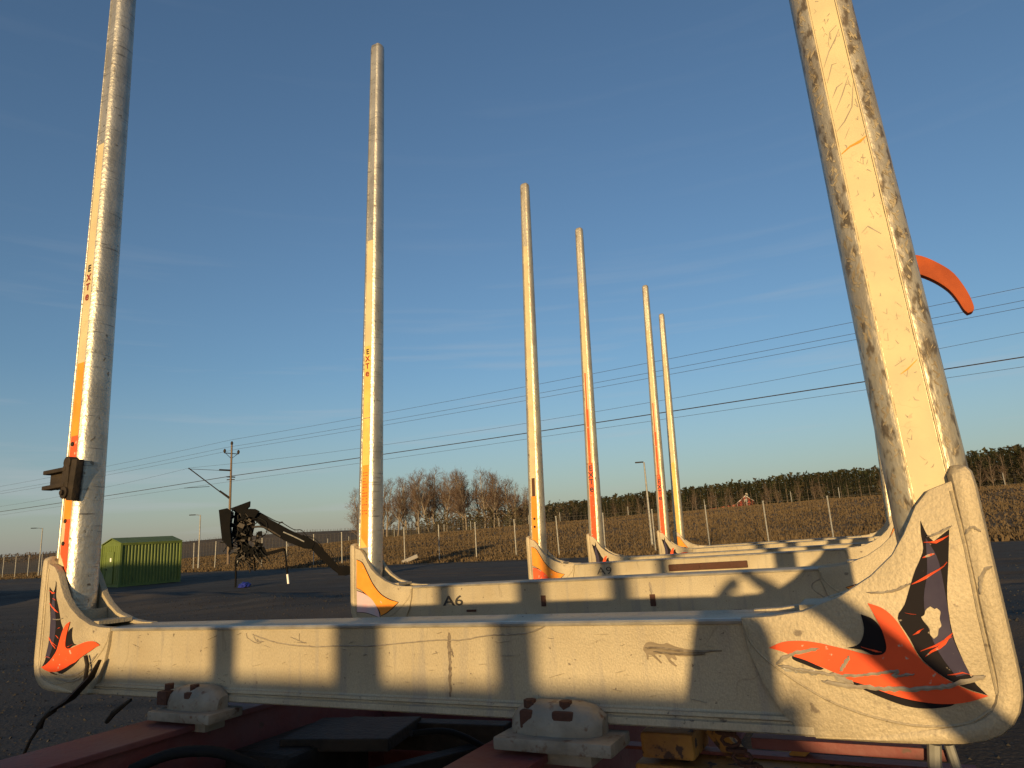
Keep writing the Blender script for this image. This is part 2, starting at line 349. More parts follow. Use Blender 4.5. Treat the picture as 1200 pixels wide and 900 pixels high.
# ------------------------------------------------------------------ timber trailer
TR = Matrix(((0.88480851, 0.46583473, -0.01057829), (-0.46559883, 0.8847919, 0.01900032), (0.01821059, -0.0118864, 0.99976352)))
TM = Matrix.Translation((-0.42195414, 1.65340459, -0.18224055 + CAMZ)) @ TR.to_4x4()
HB = .18; PD = .132
PK = [(.90, .001), (.95, .003), (1.001, .010), (1.063, .033), (1.112, .062), (1.148, .093), (1.170, .124), (1.194, .166), (1.216, .189), (1.240, .197), (1.255, .202)]
def plate_outline():
    low = [(1.255, -.11), (1.250, -.128), (1.238, -.145), (1.220, -.157), (1.195, -.166), (1.13, -.176), (1.05, -.181), (.975, -.1835), (.945, -.15), (.92, -.10), (.905, -.05)]
    return PK + low
def pocket_mesh():
    bm = bmesh.new()
    plate(bm, plate_outline(), -.010, .012, bev=.004)
    ro = [(x, z - .01 if i > 6 else z) for i, (x, z) in enumerate(PK)] + [(1.255, -.125), (1.235, -.153), (1.13, -.172), (.97, -.178), (.93, -.12)]
    ro = [(min(1.255, x + .02 * (1 - i / 20)) if i > 2 and i < 11 else x, z) for i, (x, z) in enumerate(ro)]
    b2 = bmesh.new(); plate(b2, ro, .120, PD + .008, bev=.004)
    me = bpy.data.meshes.new('t'); b2.to_mesh(me); b2.free(); bm.from_mesh(me)
    # outer wall swept round the corner
    path = [(1.262, .216, .8), (1.264, .21, .95), (1.265, .19, 1), (1.265, .05, 1), (1.265, -.06, 1), (1.2645, -.09, 1), (1.262, -.110, 1), (1.256, -.127, 1), (1.247, -.141, 1), (1.234, -.153, .97), (1.217, -.161, .93), (1.19, -.168, .85), (1.14, -.174, .7), (1.08, -.179, .5), (.99, -.183, .25)]
    rings = []
    for i, (x, z, k) in enumerate(path):
        a = Vector(path[min(i + 1, len(path) - 1)][:2]) - Vector(path[max(i - 1, 0)][:2]); a.normalize(); nn = Vector((-a.y, a.x))  # outward in xz
        hw = .0175 * k; ring = []
        y0, y1 = -.016 * k - .002, PD + .012
        for (u, y) in ((-1, y0 + .012), (-.75, y0 + .003), (-.3, y0), (.3, y0), (.75, y0 + .004), (1, y0 + .016), (1, y1 - .012), (.5, y1), (-.5, y1), (-1, y1 - .008)):
            ring.append(bm.verts.new((x + nn.x * u * hw, y, z + nn.y * u * hw)))
        rings.append(ring)
    for a, b in zip(rings, rings[1:]):
        for k in range(10): bm.faces.new((a[k], a[(k + 1) % 10], b[(k + 1) % 10], b[k]))
    top = [bm.verts.new(((v_.co.x * .6 + 1.262 * .4), v_.co.y * .8 + .055 * .2, .224)) for v_ in rings[0]]
    for k in range(10): bm.faces.new((top[k], top[(k + 1) % 10], rings[0][(k + 1) % 10], rings[0][k]))
    bm.faces.new(top); bm.faces.new(rings[-1])
    bmesh.ops.recalc_face_normals(bm, faces=bm.faces)
    # weld seam round the casting
    tube(bm, [(x, -.0095, z) for x, z in smooth_open([(.905, -.012), (.911, -.038), (.935, -.068), (.983, -.105), (1.03, -.132), (1.086, -.150), (1.142, -.158), (1.20, -.152), (1.238, -.130)])], .0032, 6, flat=.7)
    tube(bm, [(1.2465, -.0105, .185), (1.249, -.0105, .10), (1.247, -.0105, 0), (1.248, -.0105, -.11)], .0028, 6)
    # floor and inner ribs of the socket
    box(bm, (1.12, .066, .012), (.25, .105, .012)); box(bm, (1.135, .066, .03), (.012, .105, .04))
    return bm
def smooth_open(p, k=5):
    o = []
    for i in range(len(p) - 1):
        p0, p1, p2, p3 = [Vector(p[max(0, min(len(p) - 1, j))]) for j in (i - 1, i, i + 1, i + 2)]
        for s in range(k):
            t = s / k
            q = .5 * ((2 * p1) + (-p0 + p2) * t + (2 * p0 - 5 * p1 + 4 * p2 - p3) * t * t + (-p0 + 3 * p1 - 3 * p2 + p3) * t**3)
            o.append(tuple(q))
    o.append(tuple(p[-1])); return o
def mirror_x(me, name):
    m2 = me.copy(); m2.name = name; m2.transform(Matrix.Diagonal((-1, 1, 1, 1))); m2.flip_normals(); return m2
bmp = pocket_mesh(); po = finish(bmp, 'pocket', M['pocket'], smooth=35); PKR = po.data; bpy.data.objects.remove(po); PKL = mirror_x(PKR, 'pocket')
def beam_mesh():
    prof = [(.003, .0), (-.004, -.0005), (-.0075, -.004), (-.006, -.0085), (-.001, -.010), (0, -.012), (0, -.150), (-.002, -.153), (-.008, -.1545), (-.009, -.160), (-.0045, -.163), (-.0045, -.166), (-.010, -.168), (-.011, -.179), (-.008, -.182),
            (PD + .008, -.182), (PD + .010, -.168), (PD, -.155), (PD, -.018), (PD + .008, -.010), (PD + .006, -.001), (PD - .004, 0), (PD - .02, -.004), (.02, -.004)]
    bm = bmesh.new(); xs = frange(-.99, .99, .198); rings = [[bm.verts.new((x, y, z)) for y, z in prof] for x in xs]
    n = len(prof)
    for a, b in zip(rings, rings[1:]):
        for k in range(n): bm.faces.new((a[k], b[k], b[(k + 1) % n], a[(k + 1) % n]))
    bm.faces.new(rings[0]); bm.faces.new(list(reversed(rings[-1])))
    bmesh.ops.recalc_face_normals(bm, faces=bm.faces)
    for f in bm.faces:
        c = f.calc_center_median()
        if c.z > -.0095 and c.y < .0035: f.material_index = 1
    o = finish(bm, 'beam', [M['beam'], M['lip']], smooth=30); me = o.data; bpy.data.objects.remove(o); return me
BEAM = beam_mesh()
SH = 3.19; SCY = .066
SEC = [(0, -.90), (.42, -.90), (.435, -.955), (.47, -.985), (.52, -.975), (.55, -.955), (.68, -.895), (.80, -.78), (.91, -.60), (.975, -.32), (1, 0), (.975, .34), (.9, .64), (.76, .85), (.5, .97), (.2, 1)]
SECF = SEC + [(-x, y) for x, y in reversed(SEC[1:])]
def shw(z): return .064 - .0083 * z
def shd(z): return .0535 - .0062 * z
def stake_mesh(x0, lean, m, name='stake'):
    bm = bmesh.new(); zs = frange(.02, SH - .03, .25) + [SH - .012, SH]; rings = []
    for i, z in enumerate(zs):
        k = 1 if z < SH - .02 else (.93 if z < SH else .62)
        rings.append([bm.verts.new((x0 + lean * z + u * shw(z) * k, SCY + w * shd(z) * k, z)) for u, w in SECF])
    n = len(SECF)
    for a, b in zip(rings, rings[1:]):
        for k in range(n): bm.faces.new((a[k], a[(k + 1) % n], b[(k + 1) % n], b[k]))
    bm.faces.new(rings[-1]); bm.faces.new(list(reversed(rings[0])))
    bmesh.ops.recalc_face_normals(bm, faces=bm.faces)
    o = finish(bm, name, m, smooth=32); return o
def sp(x0, lean, u, z, off): return Vector((x0 + lean * z + u * shw(z), SCY - .90 * shd(z) - off, z))
def strip(parent, x0, lean, z0, z1, m, name, u0=-.40, u1=.40, off=.0012, cut0=0, cut1=0, tex=0):
    """flat film in the groove of a stake"""
    bm = bmesh.new(); k = max(1, int((z1 - z0) / .25)); rows = []
    for i in range(k + 1):
        z = z0 + (z1 - z0) * i / k
        za = z + (cut0 if i == 0 else 0); zb = z
        rows.append([bm.verts.new(sp(x0, lean, u0, za, off)), bm.verts.new(sp(x0, lean, u1, zb, off)), bm.verts.new(sp(x0, lean, u1, zb, .0001)), bm.verts.new(sp(x0, lean, u0, za, .0001))])
    for a, b in zip(rows, rows[1:]):
        for j in range(4): bm.faces.new((a[j], a[(j + 1) % 4], b[(j + 1) % 4], b[j]))
    bm.faces.new(rows[-1]); bm.faces.new(list(reversed(rows[0])))
    bmesh.ops.recalc_face_normals(bm, faces=bm.faces)
    return finish(bm, name, m, parent)
def stack_text(parent, x0, lean, z, size, pitch, off=.0022, ms=None, seq='ExTe'):
    bm = bmesh.new()
    for i, ch in enumerate(seq):
        me = text_mesh(ch.upper() if ch != 'e' else 'e', size * (1.25 if ch == 'e' else 1), .0004, bold=size * .03)
        p = sp(x0, lean, 0, z - i * pitch, off)
        me.transform(Matrix.Translation(p) @ Matrix.Rotation(rad(90), 4, 'X'))
        k = len(bm.faces); bm.from_mesh(me); bm.faces.ensure_lookup_table()
        for f in bm.faces[k:]: f.material_index = 0 if i in (0,) else 1
    return finish(bm, 'lettering', ms or [M['ink'], M['inkred']], parent)
def bolt(bm, x, z, y, r=.006):
    cyl(bm, (x, y, z), (x, y - .004, z), r, 8)
# decals, measured on the right pocket
SWOOSH = [(.94, -.047), (.963, -.038), (.991, -.036), (1.017, -.039), (1.038, -.044), (1.063, -.05), (1.086, -.056), (1.104, -.057), (1.113, -.052), (1.116, -.041), (1.114, -.021), (1.108, 0), (1.101, .021), (1.12, .013), (1.134, -.002), (1.144, -.023), (1.152, -.045), (1.16, -.064), (1.173, -.078), (1.19, -.092), (1.213, -.105), (1.236, -.112), (1.21, -.121), (1.184, -.125), (1.155, -.124), (1.127, -.119), (1.098, -.11), (1.078, -.102), (1.055, -.095), (1.042, -.088), (1.022, -.078), (.997, -.068), (.979, -.061), (.961, -.053)]
BLACK1 = [(1.088, .004), (1.1045, -.004), (1.114, -.021), (1.116, -.043), (1.111, -.056), (1.097, -.058), (1.08, -.05), (1.059, -.047), (1.074, -.043), (1.083, -.034), (1.089, -.017)]
BLACK2 = [(1.04, -.088), (1.075, -.100), (1.098, -.108), (1.127, -.116), (1.155, -.122), (1.184, -.123), (1.193, -.124), (1.183, -.129), (1.154, -.133), (1.125, -.130), (1.09, -.117), (1.06, -.102)]
BLACK3 = [(.975, -.0595), (.995, -.066), (1.02, -.078), (1.012, -.080), (.992, -.072), (.976, -.065)]
FLAME = [(1.197, .143), (1.202, .121), (1.209, .11), (1.233, .127), (1.222, .076), (1.211, .026), (1.208, -.024), (1.213, -.058), (1.221, -.091), (1.235, -.1115), (1.213, -.104), (1.19, -.091), (1.173, -.077), (1.158, -.058), (1.150, -.033), (1.139, -.003), (1.152, .017), (1.164, .043), (1.176, .068), (1.185, .083), (1.193, .1), (1.194, .122)]
NAVY = [(1.199, .116), (1.204, .103), (1.21, .077), (1.209, .016), (1.207, -.033), (1.219, -.082), (1.201, -.087), (1.185, -.053), (1.177, -.013), (1.18, .027), (1.192, .067)]
PATCH = [(1.186, .014), (1.191, .010), (1.194, .0115), (1.198, .006), (1.195, -.004), (1.1955, -.014), (1.191, -.019), (1.188, -.028), (1.182, -.033), (1.178, -.026), (1.179, -.018), (1.173, -.007), (1.171, -.001), (1.176, .002), (1.179, .009)]
YD = -.0114
def flame_decal(bk, s, det=True):
    q = 1 if s > 0 else 1
    decal(BLACK2, YD, M['black'], 'black_decal', bk, s); decal(BLACK1, YD, M['black'], 'black_decal', bk, s)
    decal(FLAME, YD, M['black'], 'flame_decal', bk, s); decal(NAVY, YD - .0010, M['navy'], 'navy_decal', bk, s)
    decal(SWOOSH, YD - .0022, M['red'], 'red_swoosh_decal', bk, s)
    if not det: return
    bm = bmesh.new()
    for l, w in (([(1.167, .048), (1.188, .057), (1.208, .068), (1.221, .078)], .005), ([(1.166, -.058), (1.186, -.046), (1.208, -.024)], .005), ([(1.195, .109), (1.211, .109), (1.23, .118)], .005), ([(1.161, -.051), (1.182, -.043), (1.207, -.030)], .004), ([(1.155, -.028), (1.163, -.023), (1.172, -.018)], .003), ([(1.189, .086), (1.206, .092)], .006), ([(1.08, -.045), (1.10, -.052), (1.108, -.053)], .003), ([(1.19, -.085), (1.21, -.081), (1.222, -.084)], .003), ([(1.15, .005), (1.165, .002)], .003)):
        ribbon(bm, [(x * s, z) for x, z in l], w, YD - .0016, .5)
    finish(bm, 'red_scratch', M['redstrip'], bk)
def scratches(bk, lists, y, m=None, name='scratch'):
    bm = bmesh.new()
    for l, w in lists: ribbon(bm, smooth_open(l, 4), w, y)
    return finish(bm, name, m or M['mark'], bk)
def clamp(parent, x, w, rusty, flip=1):
    bm = bmesh.new()
    box(bm, (x + .01, -.045, -.2035), (w * 1.26, .10, .022), bev=.004)
    box(bm, (x + .02, -.035, -.228), (w * .6, .06, .026), bev=.004)
    # rounded hump
    xs = [x - w / 2, x - w / 2 + .02, x - w / 2 + .05, x + w / 2 - .05, x + w / 2 - .02, x + w / 2]; ks = [.55, .88, 1, 1, .88, .55]; rings = []
    for xx, k in zip(xs, ks):
        rings.append([bm.verts.new((xx, -.012 - .055 * k * a, -.194 + .054 * k * b)) for a, b in ((0, 0), (1.05, 0), (1.05, .35), (.92, .72), (.65, .95), (.3, 1), (0, .98))])
    for a, b in zip(rings, rings[1:]):
        for k in range(7): bm.faces.new((a[k], b[k], b[(k + 1) % 7], a[(k + 1) % 7]))
    bm.faces.new(rings[0]); bm.faces.new(list(reversed(rings[-1]))); bmesh.ops.recalc_face_normals(bm, faces=bm.faces)
    o = finish(bm, 'clamp', M['cast'], parent, smooth=40)
    for dx, ww, tilt in rusty:
        b2 = bmesh.new()
        box(b2, (x + dx, -.0535, -.168), (ww * .85, .026, .034), rot=None, bev=.005)
        cyl(b2, (x + dx, -.044, -.150), (x + dx, -.044, -.136), .012, 6)
        finish(b2, 'rusty_bolt', M['rust'], o, smooth=40)
    return o
YS = [0, 1.4497, 3.4138, 4.4773, 6.4189, 7.6279]
AX = [0, .0094, .0053, .0643, .1312, -.015]
LEANL = [0.0, .045, .045, .045, .045, .045]
LABELS = [
    'nearest aluminium timber bunk with red and black flame decals and two tall stakes',
    'second aluminium timber bunk marked A6, with orange and pink decals, behind the nearest',
    'third timber bunk marked A9, with a rusty bar on its beam',
    'fourth timber bunk, its left stake striped red with dark lettering below the middle',
    'fifth timber bunk, far red striped stake standing just left of the last one',
    'last and farthest timber bunk, with plain pale yellow stripe on its short looking stake']
bunks = []
def bunk(i):
    bk = empty('timber_bunk', TM @ Matrix.Translation((AX[i], YS[i], 0)), LABELS[i], 'timber bunk', 'timber bunks in a row on the trailer')
    bm_ = link(BEAM, 'beam', bk); link(PKL, 'pocket', bk); link(PKR, 'pocket', bk)
    lr = (-.007, .035, .055, .035, .035, .05)[i]
    xr = 1.223 if i not in (2, 5) else 1.242
    sl = stake_mesh(-1.223, LEANL[i], M['stake'] if i in (0, 1) else M['stake_far']); sl.parent = bk
    sr = stake_mesh(xr, lr, M['stake_worn']); sr.parent = bk
    return bk, bm_, sl, sr, xr, lr
M['stake_far'] = mat('warm_worn_aluminium', (.52, .46, .34), .4, .6, var=(.40, .34, .25), scale=9, bump=.3, bscale=60, stretch=(1.5, 1.5, .8), spots=(.24, .19, .13), sscale=24, sthr=.62, swid=.06)  # warmer worn aluminium for the left stakes of the farther bunks
def slots(bk, lst, m='rust'):
    for x, z, w, h in lst:
        bm = bmesh.new(); box(bm, (x, -.002, z), (w, .006, h), bev=.0015); finish(bm, 'rusty_slot', M[m], bk)
# ---- bunk 1
bk, bm_, sl, sr, xr, lr = bunk(0)
flame_decal(bk, 1); flame_decal(bk, -1)
decal(PATCH, YD - .0032, M['pocket'], 'bare_patch', bk, 1); decal(BLACK3, YD - .0036, M['black'], 'black_decal', bk, 1)
scratches(bk, [([(.95, -.074), (.98, -.080), (1.013, -.085), (1.042, -.088), (1.074, -.087), (1.102, -.083), (1.125, -.080), (1.118, -.087), (1.147, -.084)], .0045),
               ([(1.014, -.098), (1.064, -.104), (1.115, -.106), (1.172, -.103), (1.206, -.093), (1.238, -.085)], .007),
               ([(.955, -.066), (.98, -.055), (1.019, -.048)], .006), ([(.948, -.073), (.962, -.062)], .006), ([(1.043, -.082), (1.054, -.069), (1.061, -.058)], .005), ([(1.03, -.085), (1.06, -.10)], .010),
               ([(1.103, .037), (1.138, .038), (1.167, .049)], .0035)], YD - .0038)
scratches(bk, [([(.955, -.079), (.985, -.083), (1.012, -.086)], .007)], YD - .0005, M['lip'])
scratches(bk, [([(1.20, .118), (1.215, .121), (1.237, .132)], .003), ([(1.253, .03), (1.262, .06), (1.276, .07)], .005), ([(1.252, .118), (1.262, .128), (1.272, .12)], .004)], YD - .0075)
scratches(bk, [([(-1.19, -.12), (-1.10, -.135), (-1.02, -.12), (-.95, -.07)], .006), ([(-1.17, -.14), (-1.06, -.15), (-.97, -.11)], .005), ([(-1.2, .03), (-1.17, .028), (-1.14, .032)], .003)], YD - .0005)
LINE = [(-.314, -.021), (-.275, -.031), (-.206, -.044), (-.106, -.05), (-.012, -.048), (.077, -.048), (.162, -.042), (.256, -.036), (.32, -.036), (.376, -.028), (.441, -.025), (.481, -.022), (.524, -.008)]
scratches(bm_, [(LINE, .0030), ([(-.31, -.02), (-.30, -.035), (-.27, -.04)], .003), ([(-.335, -.018), (-.33, -.030), (-.30, -.042), (-.28, -.041)], .002), ([(-.15, -.02), (-.15, -.038)], .0022), ([(-.18, -.028), (-.14, -.04), (-.125, -.042)], .0025)], -.0008)
bmx = bmesh.new(); rnd = random.Random(11)
for k in range(70):
    x, z = rnd.uniform(-.85, .88), rnd.uniform(-.145, -.022); a = rnd.uniform(-.5, .5); L = rnd.uniform(.003, .02) if k < 60 else rnd.uniform(.02, .04)
    ribbon(bmx, [(x, z), (x + L * math.cos(a), z + L * math.sin(a) * .6)], rnd.uniform(.0012, .003), -.0006, .5)
finish(bmx, 'small_nick', M['mark'], bm_)
scratches(bm_, [([(.288, -.02), (.2865, -.05), (.287, -.08), (.2855, -.11), (.284, -.149)], .0075), ([(.2885, -.048), (.297, -.07)], .004)], -.0008, M['dirt'], 'dark_smudge')
SHRIMP = [(.716, -.052), (.722, -.042), (.732, -.039), (.747, -.043), (.757, -.043), (.762, -.041), (.776, -.047), (.8, -.052), (.83, -.0535), (.859, -.0525), (.859, -.0555), (.832, -.057), (.827, -.061), (.811, -.063), (.786, -.064), (.774, -.062), (.777, -.069), (.775, -.071), (.767, -.066), (.764, -.069), (.776, -.08), (.773, -.081), (.764, -.075), (.758, -.066), (.753, -.061), (.736, -.061), (.749, -.075), (.747, -.077), (.733, -.064), (.728, -.062), (.725, -.061), (.724, -.07), (.721, -.07), (.721, -.061)]
decal(SHRIMP, -.0012, M['smear'], 'brush_smear', bm_, 1)
scratches(bm_, [([(.72, -.05), (.75, -.05), (.80, -.056), (.85, -.054)], .004), ([(.735, -.056), (.78, -.060), (.83, -.059)], .003)], -.0026, M['dirt'], 'dark_smudge')
clamp(bk, -.475, .185, [(-.095, .045, 0), (.005, .03, 0)]); clamp(bk, .545, .185, [(-.05, .032, 0), (.025, .05, 0)])
# strap and rod hanging under the left pocket
bmx = bmesh.new()
tube(bmx, [(-.905, -.03, -.085), (-.925, -.04, -.13), (-.99, -.055, -.185), (-1.06, -.06, -.215)], [.008, .016, .020, .014], 6, flat=.45)
tube(bmx, [(-1.06, -.06, -.215), (-1.10, -.065, -.24), (-1.12, -.065, -.265)], [.010, .006, .011], 6)
tube(bmx, [(-1.12, -.065, -.265), (-1.15, -.07, -.30), (-1.19, -.07, -.36)], .0045, 6); tube(bmx, [(-.99, -.022, -.075), (-.975, -.024, -.10), (-.97, -.03, -.155)], .006, 6, flat=.5)
tube(bmx, [(-.78, -.01, -.19), (-.84, -.02, -.225), (-.87, -.02, -.25)], [.004, .008, .006], 6)
finish(bmx, 'strap', M['darksteel'], bk, smooth=50)
# left stake film, lettering and latch
strip(sl, -1.223, 0, .19, 1.75, M['groove'], 'groove_strip')
strip(sl, -1.223, 0, .62, .88, M['orange'], 'orange_film', -.34, .38, .0020)
strip(sl, -1.223, 0, .52, .62, M['redstrip'], 'red_film', -.28, .38, .0026)
strip(sl, -1.223, 0, .33, .415, M['orange'], 'orange_film', -.30, .34, .0020)
strip(sl, -1.223, 0, .26, .34, M['redstrip'], 'red_film', -.06, .34, .0026)
strip(sl, -1.223, 0, .17, .26, M['redstrip'], 'red_film', -.28, .38, .0028, cut0=.06)
bmx = bmesh.new()
for z in (.335, .262): bolt(bmx, *[sp(-1.223, 0, -.05, z, 0).x], z, sp(-1.223, 0, 0, z, .002).y, .007)
bolt(bmx, sp(-1.223, 0, -.02, .592, 0).x, .592, sp(-1.223, 0, 0, .592, .003).y, .008)
finish(bmx, 'bolt_head', M['darksteel'], sl, smooth=40)['kind'] = 'stuff'
stack_text(sl, -1.223, 0, 1.236, .036, .036)
bmx = bmesh.new()
yy = sp(-1.223, 0, 0, .47, 0).y
box(bmx, (-1.172, yy - .014, .465), (.032, .026, .135), Matrix.Rotation(.12, 3, 'Y'), bev=.004)
box(bmx, (-1.205, yy - .016, .475), (.040, .030, .085), bev=.008); cyl(bmx, (-1.20, yy - .03, .525), (-1.20, yy + .0, .525), .020, 12); cyl(bmx, (-1.20, yy - .034, .425), (-1.20, yy, .425), .020, 12); cyl(bmx, (-1.20, yy - .042, .425), (-1.20, yy, .425), .009, 8)
box(bmx, (-1.268, yy + .004, .478), (.12, .030, .062), bev=.004); box(bmx, (-1.268, yy - .016, .504), (.13, .034, .014), bev=.003); box(bmx, (-1.268, yy - .016, .452), (.13, .034, .014), bev=.003)
finish(bmx, 'latch_bracket', M['darksteel'], sl, smooth=40)
# right stake
strip(sr, xr, lr, .10, 2.6, M['groove'], 'groove_strip')
for u in (-.44, .44):
    bmx = bmesh.new(); tube(bmx, [sp(xr, lr, u, z, .0025) for z in (.1, 1, 2, 3)], .0016, 5); finish(bmx, 'groove_lip', M['groove'], sr)
bmx = bmesh.new()
def sscr(bm, pts, w, off=.0016, wave=.0):
    P = [sp(xr, lr, u, z, off) for u, z in pts]; prev = None
    for i, p in enumerate(P):
        t = (P[min(i + 1, len(P) - 1)] - P[max(0, i - 1)]); t.normalize(); nn = Vector((-t.z, 0, t.x)); ww = w * (.4 if i in (0, len(P) - 1) else 1) * random.uniform(.7, 1.2)
        r_ = [bm.verts.new(p - nn * ww), bm.verts.new(p + nn * ww)]
        if prev: bm.faces.new((prev[0], r_[0], r_[1], prev[1]))
        prev = r_
for l in ([(-.35, 1.00), (-.1, 1.03), (.15, 1.05), (.35, 1.07)], [(-.35, .965), (-.1, 1.00), (.05, 1.0)], [(-.3, .93), (-.1, .95), (.1, .955)], [(-.3, .90), (0, .93), (.3, .965)], [(-.38, .86), (-.1, .875), (.2, .90), (.4, .95)], [(-.1, 1.04), (.05, 1.07), (.3, 1.08)], [(-.2, .84), (0, .86)], [(0, .79), (.15, .78), (.2, .80)], [(-.3, .65), (-.1, .66), (.2, .64)], [(-.2, .40), (.1, .41)]):
    sscr(bmx, l, .0011)
rnd = random.Random(4)
for k in range(60):
    u, z = rnd.uniform(-.36, .30), rnd.uniform(.22, 1.15); sscr(bmx, [(u, z), (u + rnd.uniform(.02, .10), z + rnd.uniform(-.008, .008)), (u + rnd.uniform(.04, .14), z + rnd.uniform(-.012, .012))], rnd.uniform(.0004, .0011))
finish(bmx, 'scratch', M['mark'], sr)
bmx = bmesh.new(); sscr(bmx, [(-.38, .812), (-.1, .822), (.2, .826), (.4, .833)], .0022, .002); finish(bmx, 'orange_streak', M['orange'], sr); bmx = bmesh.new(); sscr(bmx, [(-.1, .385), (.1, .392), (.36, .405)], .0016, .002)
finish(bmx, 'orange_streak', M['orange'], sr)
# loose scab pattern of bark on the rounded shoulders
bmx = bmesh.new(); rnd = random.Random(9)
for k in range(380):
    z = rnd.uniform(.15, 1.3); side = rnd.choice((-1, 1)); u = rnd.uniform(.60, .84) * side
    th = {True: 1}[True]; w = -math.sqrt(max(0, 1 - abs(u) ** 2.6)) ** .8 if False else None
    # follow the section
    au = abs(u); sec = [(p, q) for p, q in SEC if q < 0]; q = interp(au, sorted(sec))
    L = rnd.uniform(.004, .020); wd = rnd.uniform(.0008, .0028); a = rnd.uniform(.7, 2.4)
    def P(uu, zz):
        q_ = interp(abs(uu), sorted(sec)); return Vector((xr + lr * zz + uu * shw(zz), SCY + q_ * shd(zz) - .0010, zz))
    du = L * math.cos(a) / shw(z); dz = L * math.sin(a)
    v_ = [P(u, z), P(u + du * .5 + wd / shw(z), z + dz * .5), P(u + du, z + dz), P(u + du * .5 - wd / shw(z), z + dz * .5)]
    if max(abs((p.x - xr - lr * p.z) / shw(p.z)) for p in v_) > .9 or min(abs((p.x - xr - lr * p.z) / shw(p.z)) for p in v_) < .52: continue
    bmx.faces.new([bmx.verts.new(p) for p in v_])
finish(bmx, 'bark_residue', mat('bark_residue', (.21, .165, .11), .9, var=(.34, .28, .19), scale=18), sr)
# ---- bunk 2
DEC2 = [(1.236, .141), (1.201, .124), (1.168, .07), (1.135, .018), (1.089, -.029), (1.037, -.056), (.982, -.07), (1.012, -.091), (1.052, -.115), (1.088, -.129), (1.098, -.104), (1.13, -.069), (1.17, -.032), (1.211, -.005), (1.238, .006)]
QUAD2 = [(1.238, -.009), (1.184, -.027), (1.137, -.058), (1.105, -.104), (1.095, -.139), (1.139, -.124), (1.186, -.113), (1.238, -.11)]
def grow(pts, k):
    cx = sum(p[0] for p in pts) / len(pts); cz = sum(p[1] for p in pts) / len(pts); o = []; n = len(pts)
    for i in range(n):
        a = Vector(pts[i]) - Vector(pts[i - 1]); b = Vector(pts[(i + 1) % n]) - Vector(pts[i]); t = (a.normalized() + b.normalized()).normalized()
        o.append((pts[i][0] + t.y * k, pts[i][1] - t.x * k))
    A = sum(pts[i][0] * pts[(i + 1) % n][1] - pts[(i + 1) % n][0] * pts[i][1] for i in range(n))
    if A < 0: o = [(2 * p[0] - q[0], 2 * p[1] - q[1]) for p, q in zip(pts, o)]
    return o
def curve_decals(bk, s, q):
    decal(grow(DEC2, .0035), YD, M['black'], 'black_outline', bk, s); decal(grow(QUAD2, .0035), YD + .0001, M['black'], 'black_outline', bk, s)
    decal(DEC2, YD - .0022, M['orange'], 'orange_decal', bk, s); decal(QUAD2, YD - .0023, q, 'quadrant_decal', bk, s)
bk, bm_, sl, sr, xr, lr = bunk(1); B2 = bk
curve_decals(bk, -1, M['pink']); curve_decals(bk, 1, M['pink'])
L2 = .045
put_text('A6', .062, 'lettering', M['ink'], bk, (-.672, -.0018, -.074), bold=.0006, sx=1.55)
slots(bk, [(-.207, -.085, .022, .045), (.277, -.095, .022, .045), (.60, -.143, .03, .012), (-.575, -.118, .05, .010)])
scratches(bk, [([(-.22, -.017), (-.219, -.065)], .012), ([(.272, -.025), (.274, -.075)], .012), ([(.97, -.02), (.955, -.10)], .006), ([(1.0, -.03), (.90, -.04), (.87, -.07), (.93, -.12)], .004)], -.0008)
strip(sl, -1.223, L2, .20, 1.89, M['groove'], 'groove_strip'); strip(sl, -1.223, L2, .20, 1.27, M['yellowfilm'], 'yellow_film', -.36, .38, .0022)
strip(sl, -1.223, L2, .20, .62, M['orange'], 'orange_film', -.30, .36, .003, cut0=.05)
stack_text(sl, -1.223, L2, 1.235, .042, .040, .003)
bmx = bmesh.new()
for k in range(15):
    z = .58 - k * .015
    for j in range(3):
        if random.random() < .75:
            p = sp(-1.223, L2, -.2 + j * .2, z, .0036); box(bmx, p, (random.uniform(.005, .010), .0008, .004))
finish(bmx, 'fine_print', M['inkred'], sl)
bmx = bmesh.new(); p = sp(-1.223, L2, 0, .87, .003); box(bmx, p, (.048, .0015, .004)); finish(bmx, 'seam', M['mark'], sl)
# orange hook on the rear right stake
hk = [(1.235, 1.088), (1.32, 1.102), (1.388, 1.098), (1.428, 1.083), (1.474, 1.042), (1.512, .992), (1.537, .92), (1.546, .863), (1.541, .842), (1.524, .837), (1.514, .855), (1.503, .893), (1.484, .937), (1.45, .980), (1.41, 1.014), (1.37, 1.033), (1.31, 1.04), (1.235, 1.03)]
bmx = bmesh.new(); plate(bmx, smooth_loop(hk), .045, .08, bev=.003); finish(bmx, 'hook', M['hook'], bk, smooth=35)
bmx = bmesh.new(); box(bmx, (1.245, .062, 1.06), (.035, .07, .10), bev=.005); cyl(bmx, (1.262, .02, 1.06), (1.262, .10, 1.06), .012, 10); finish(bmx, 'hook_mount', M['darksteel'], bk, smooth=40)
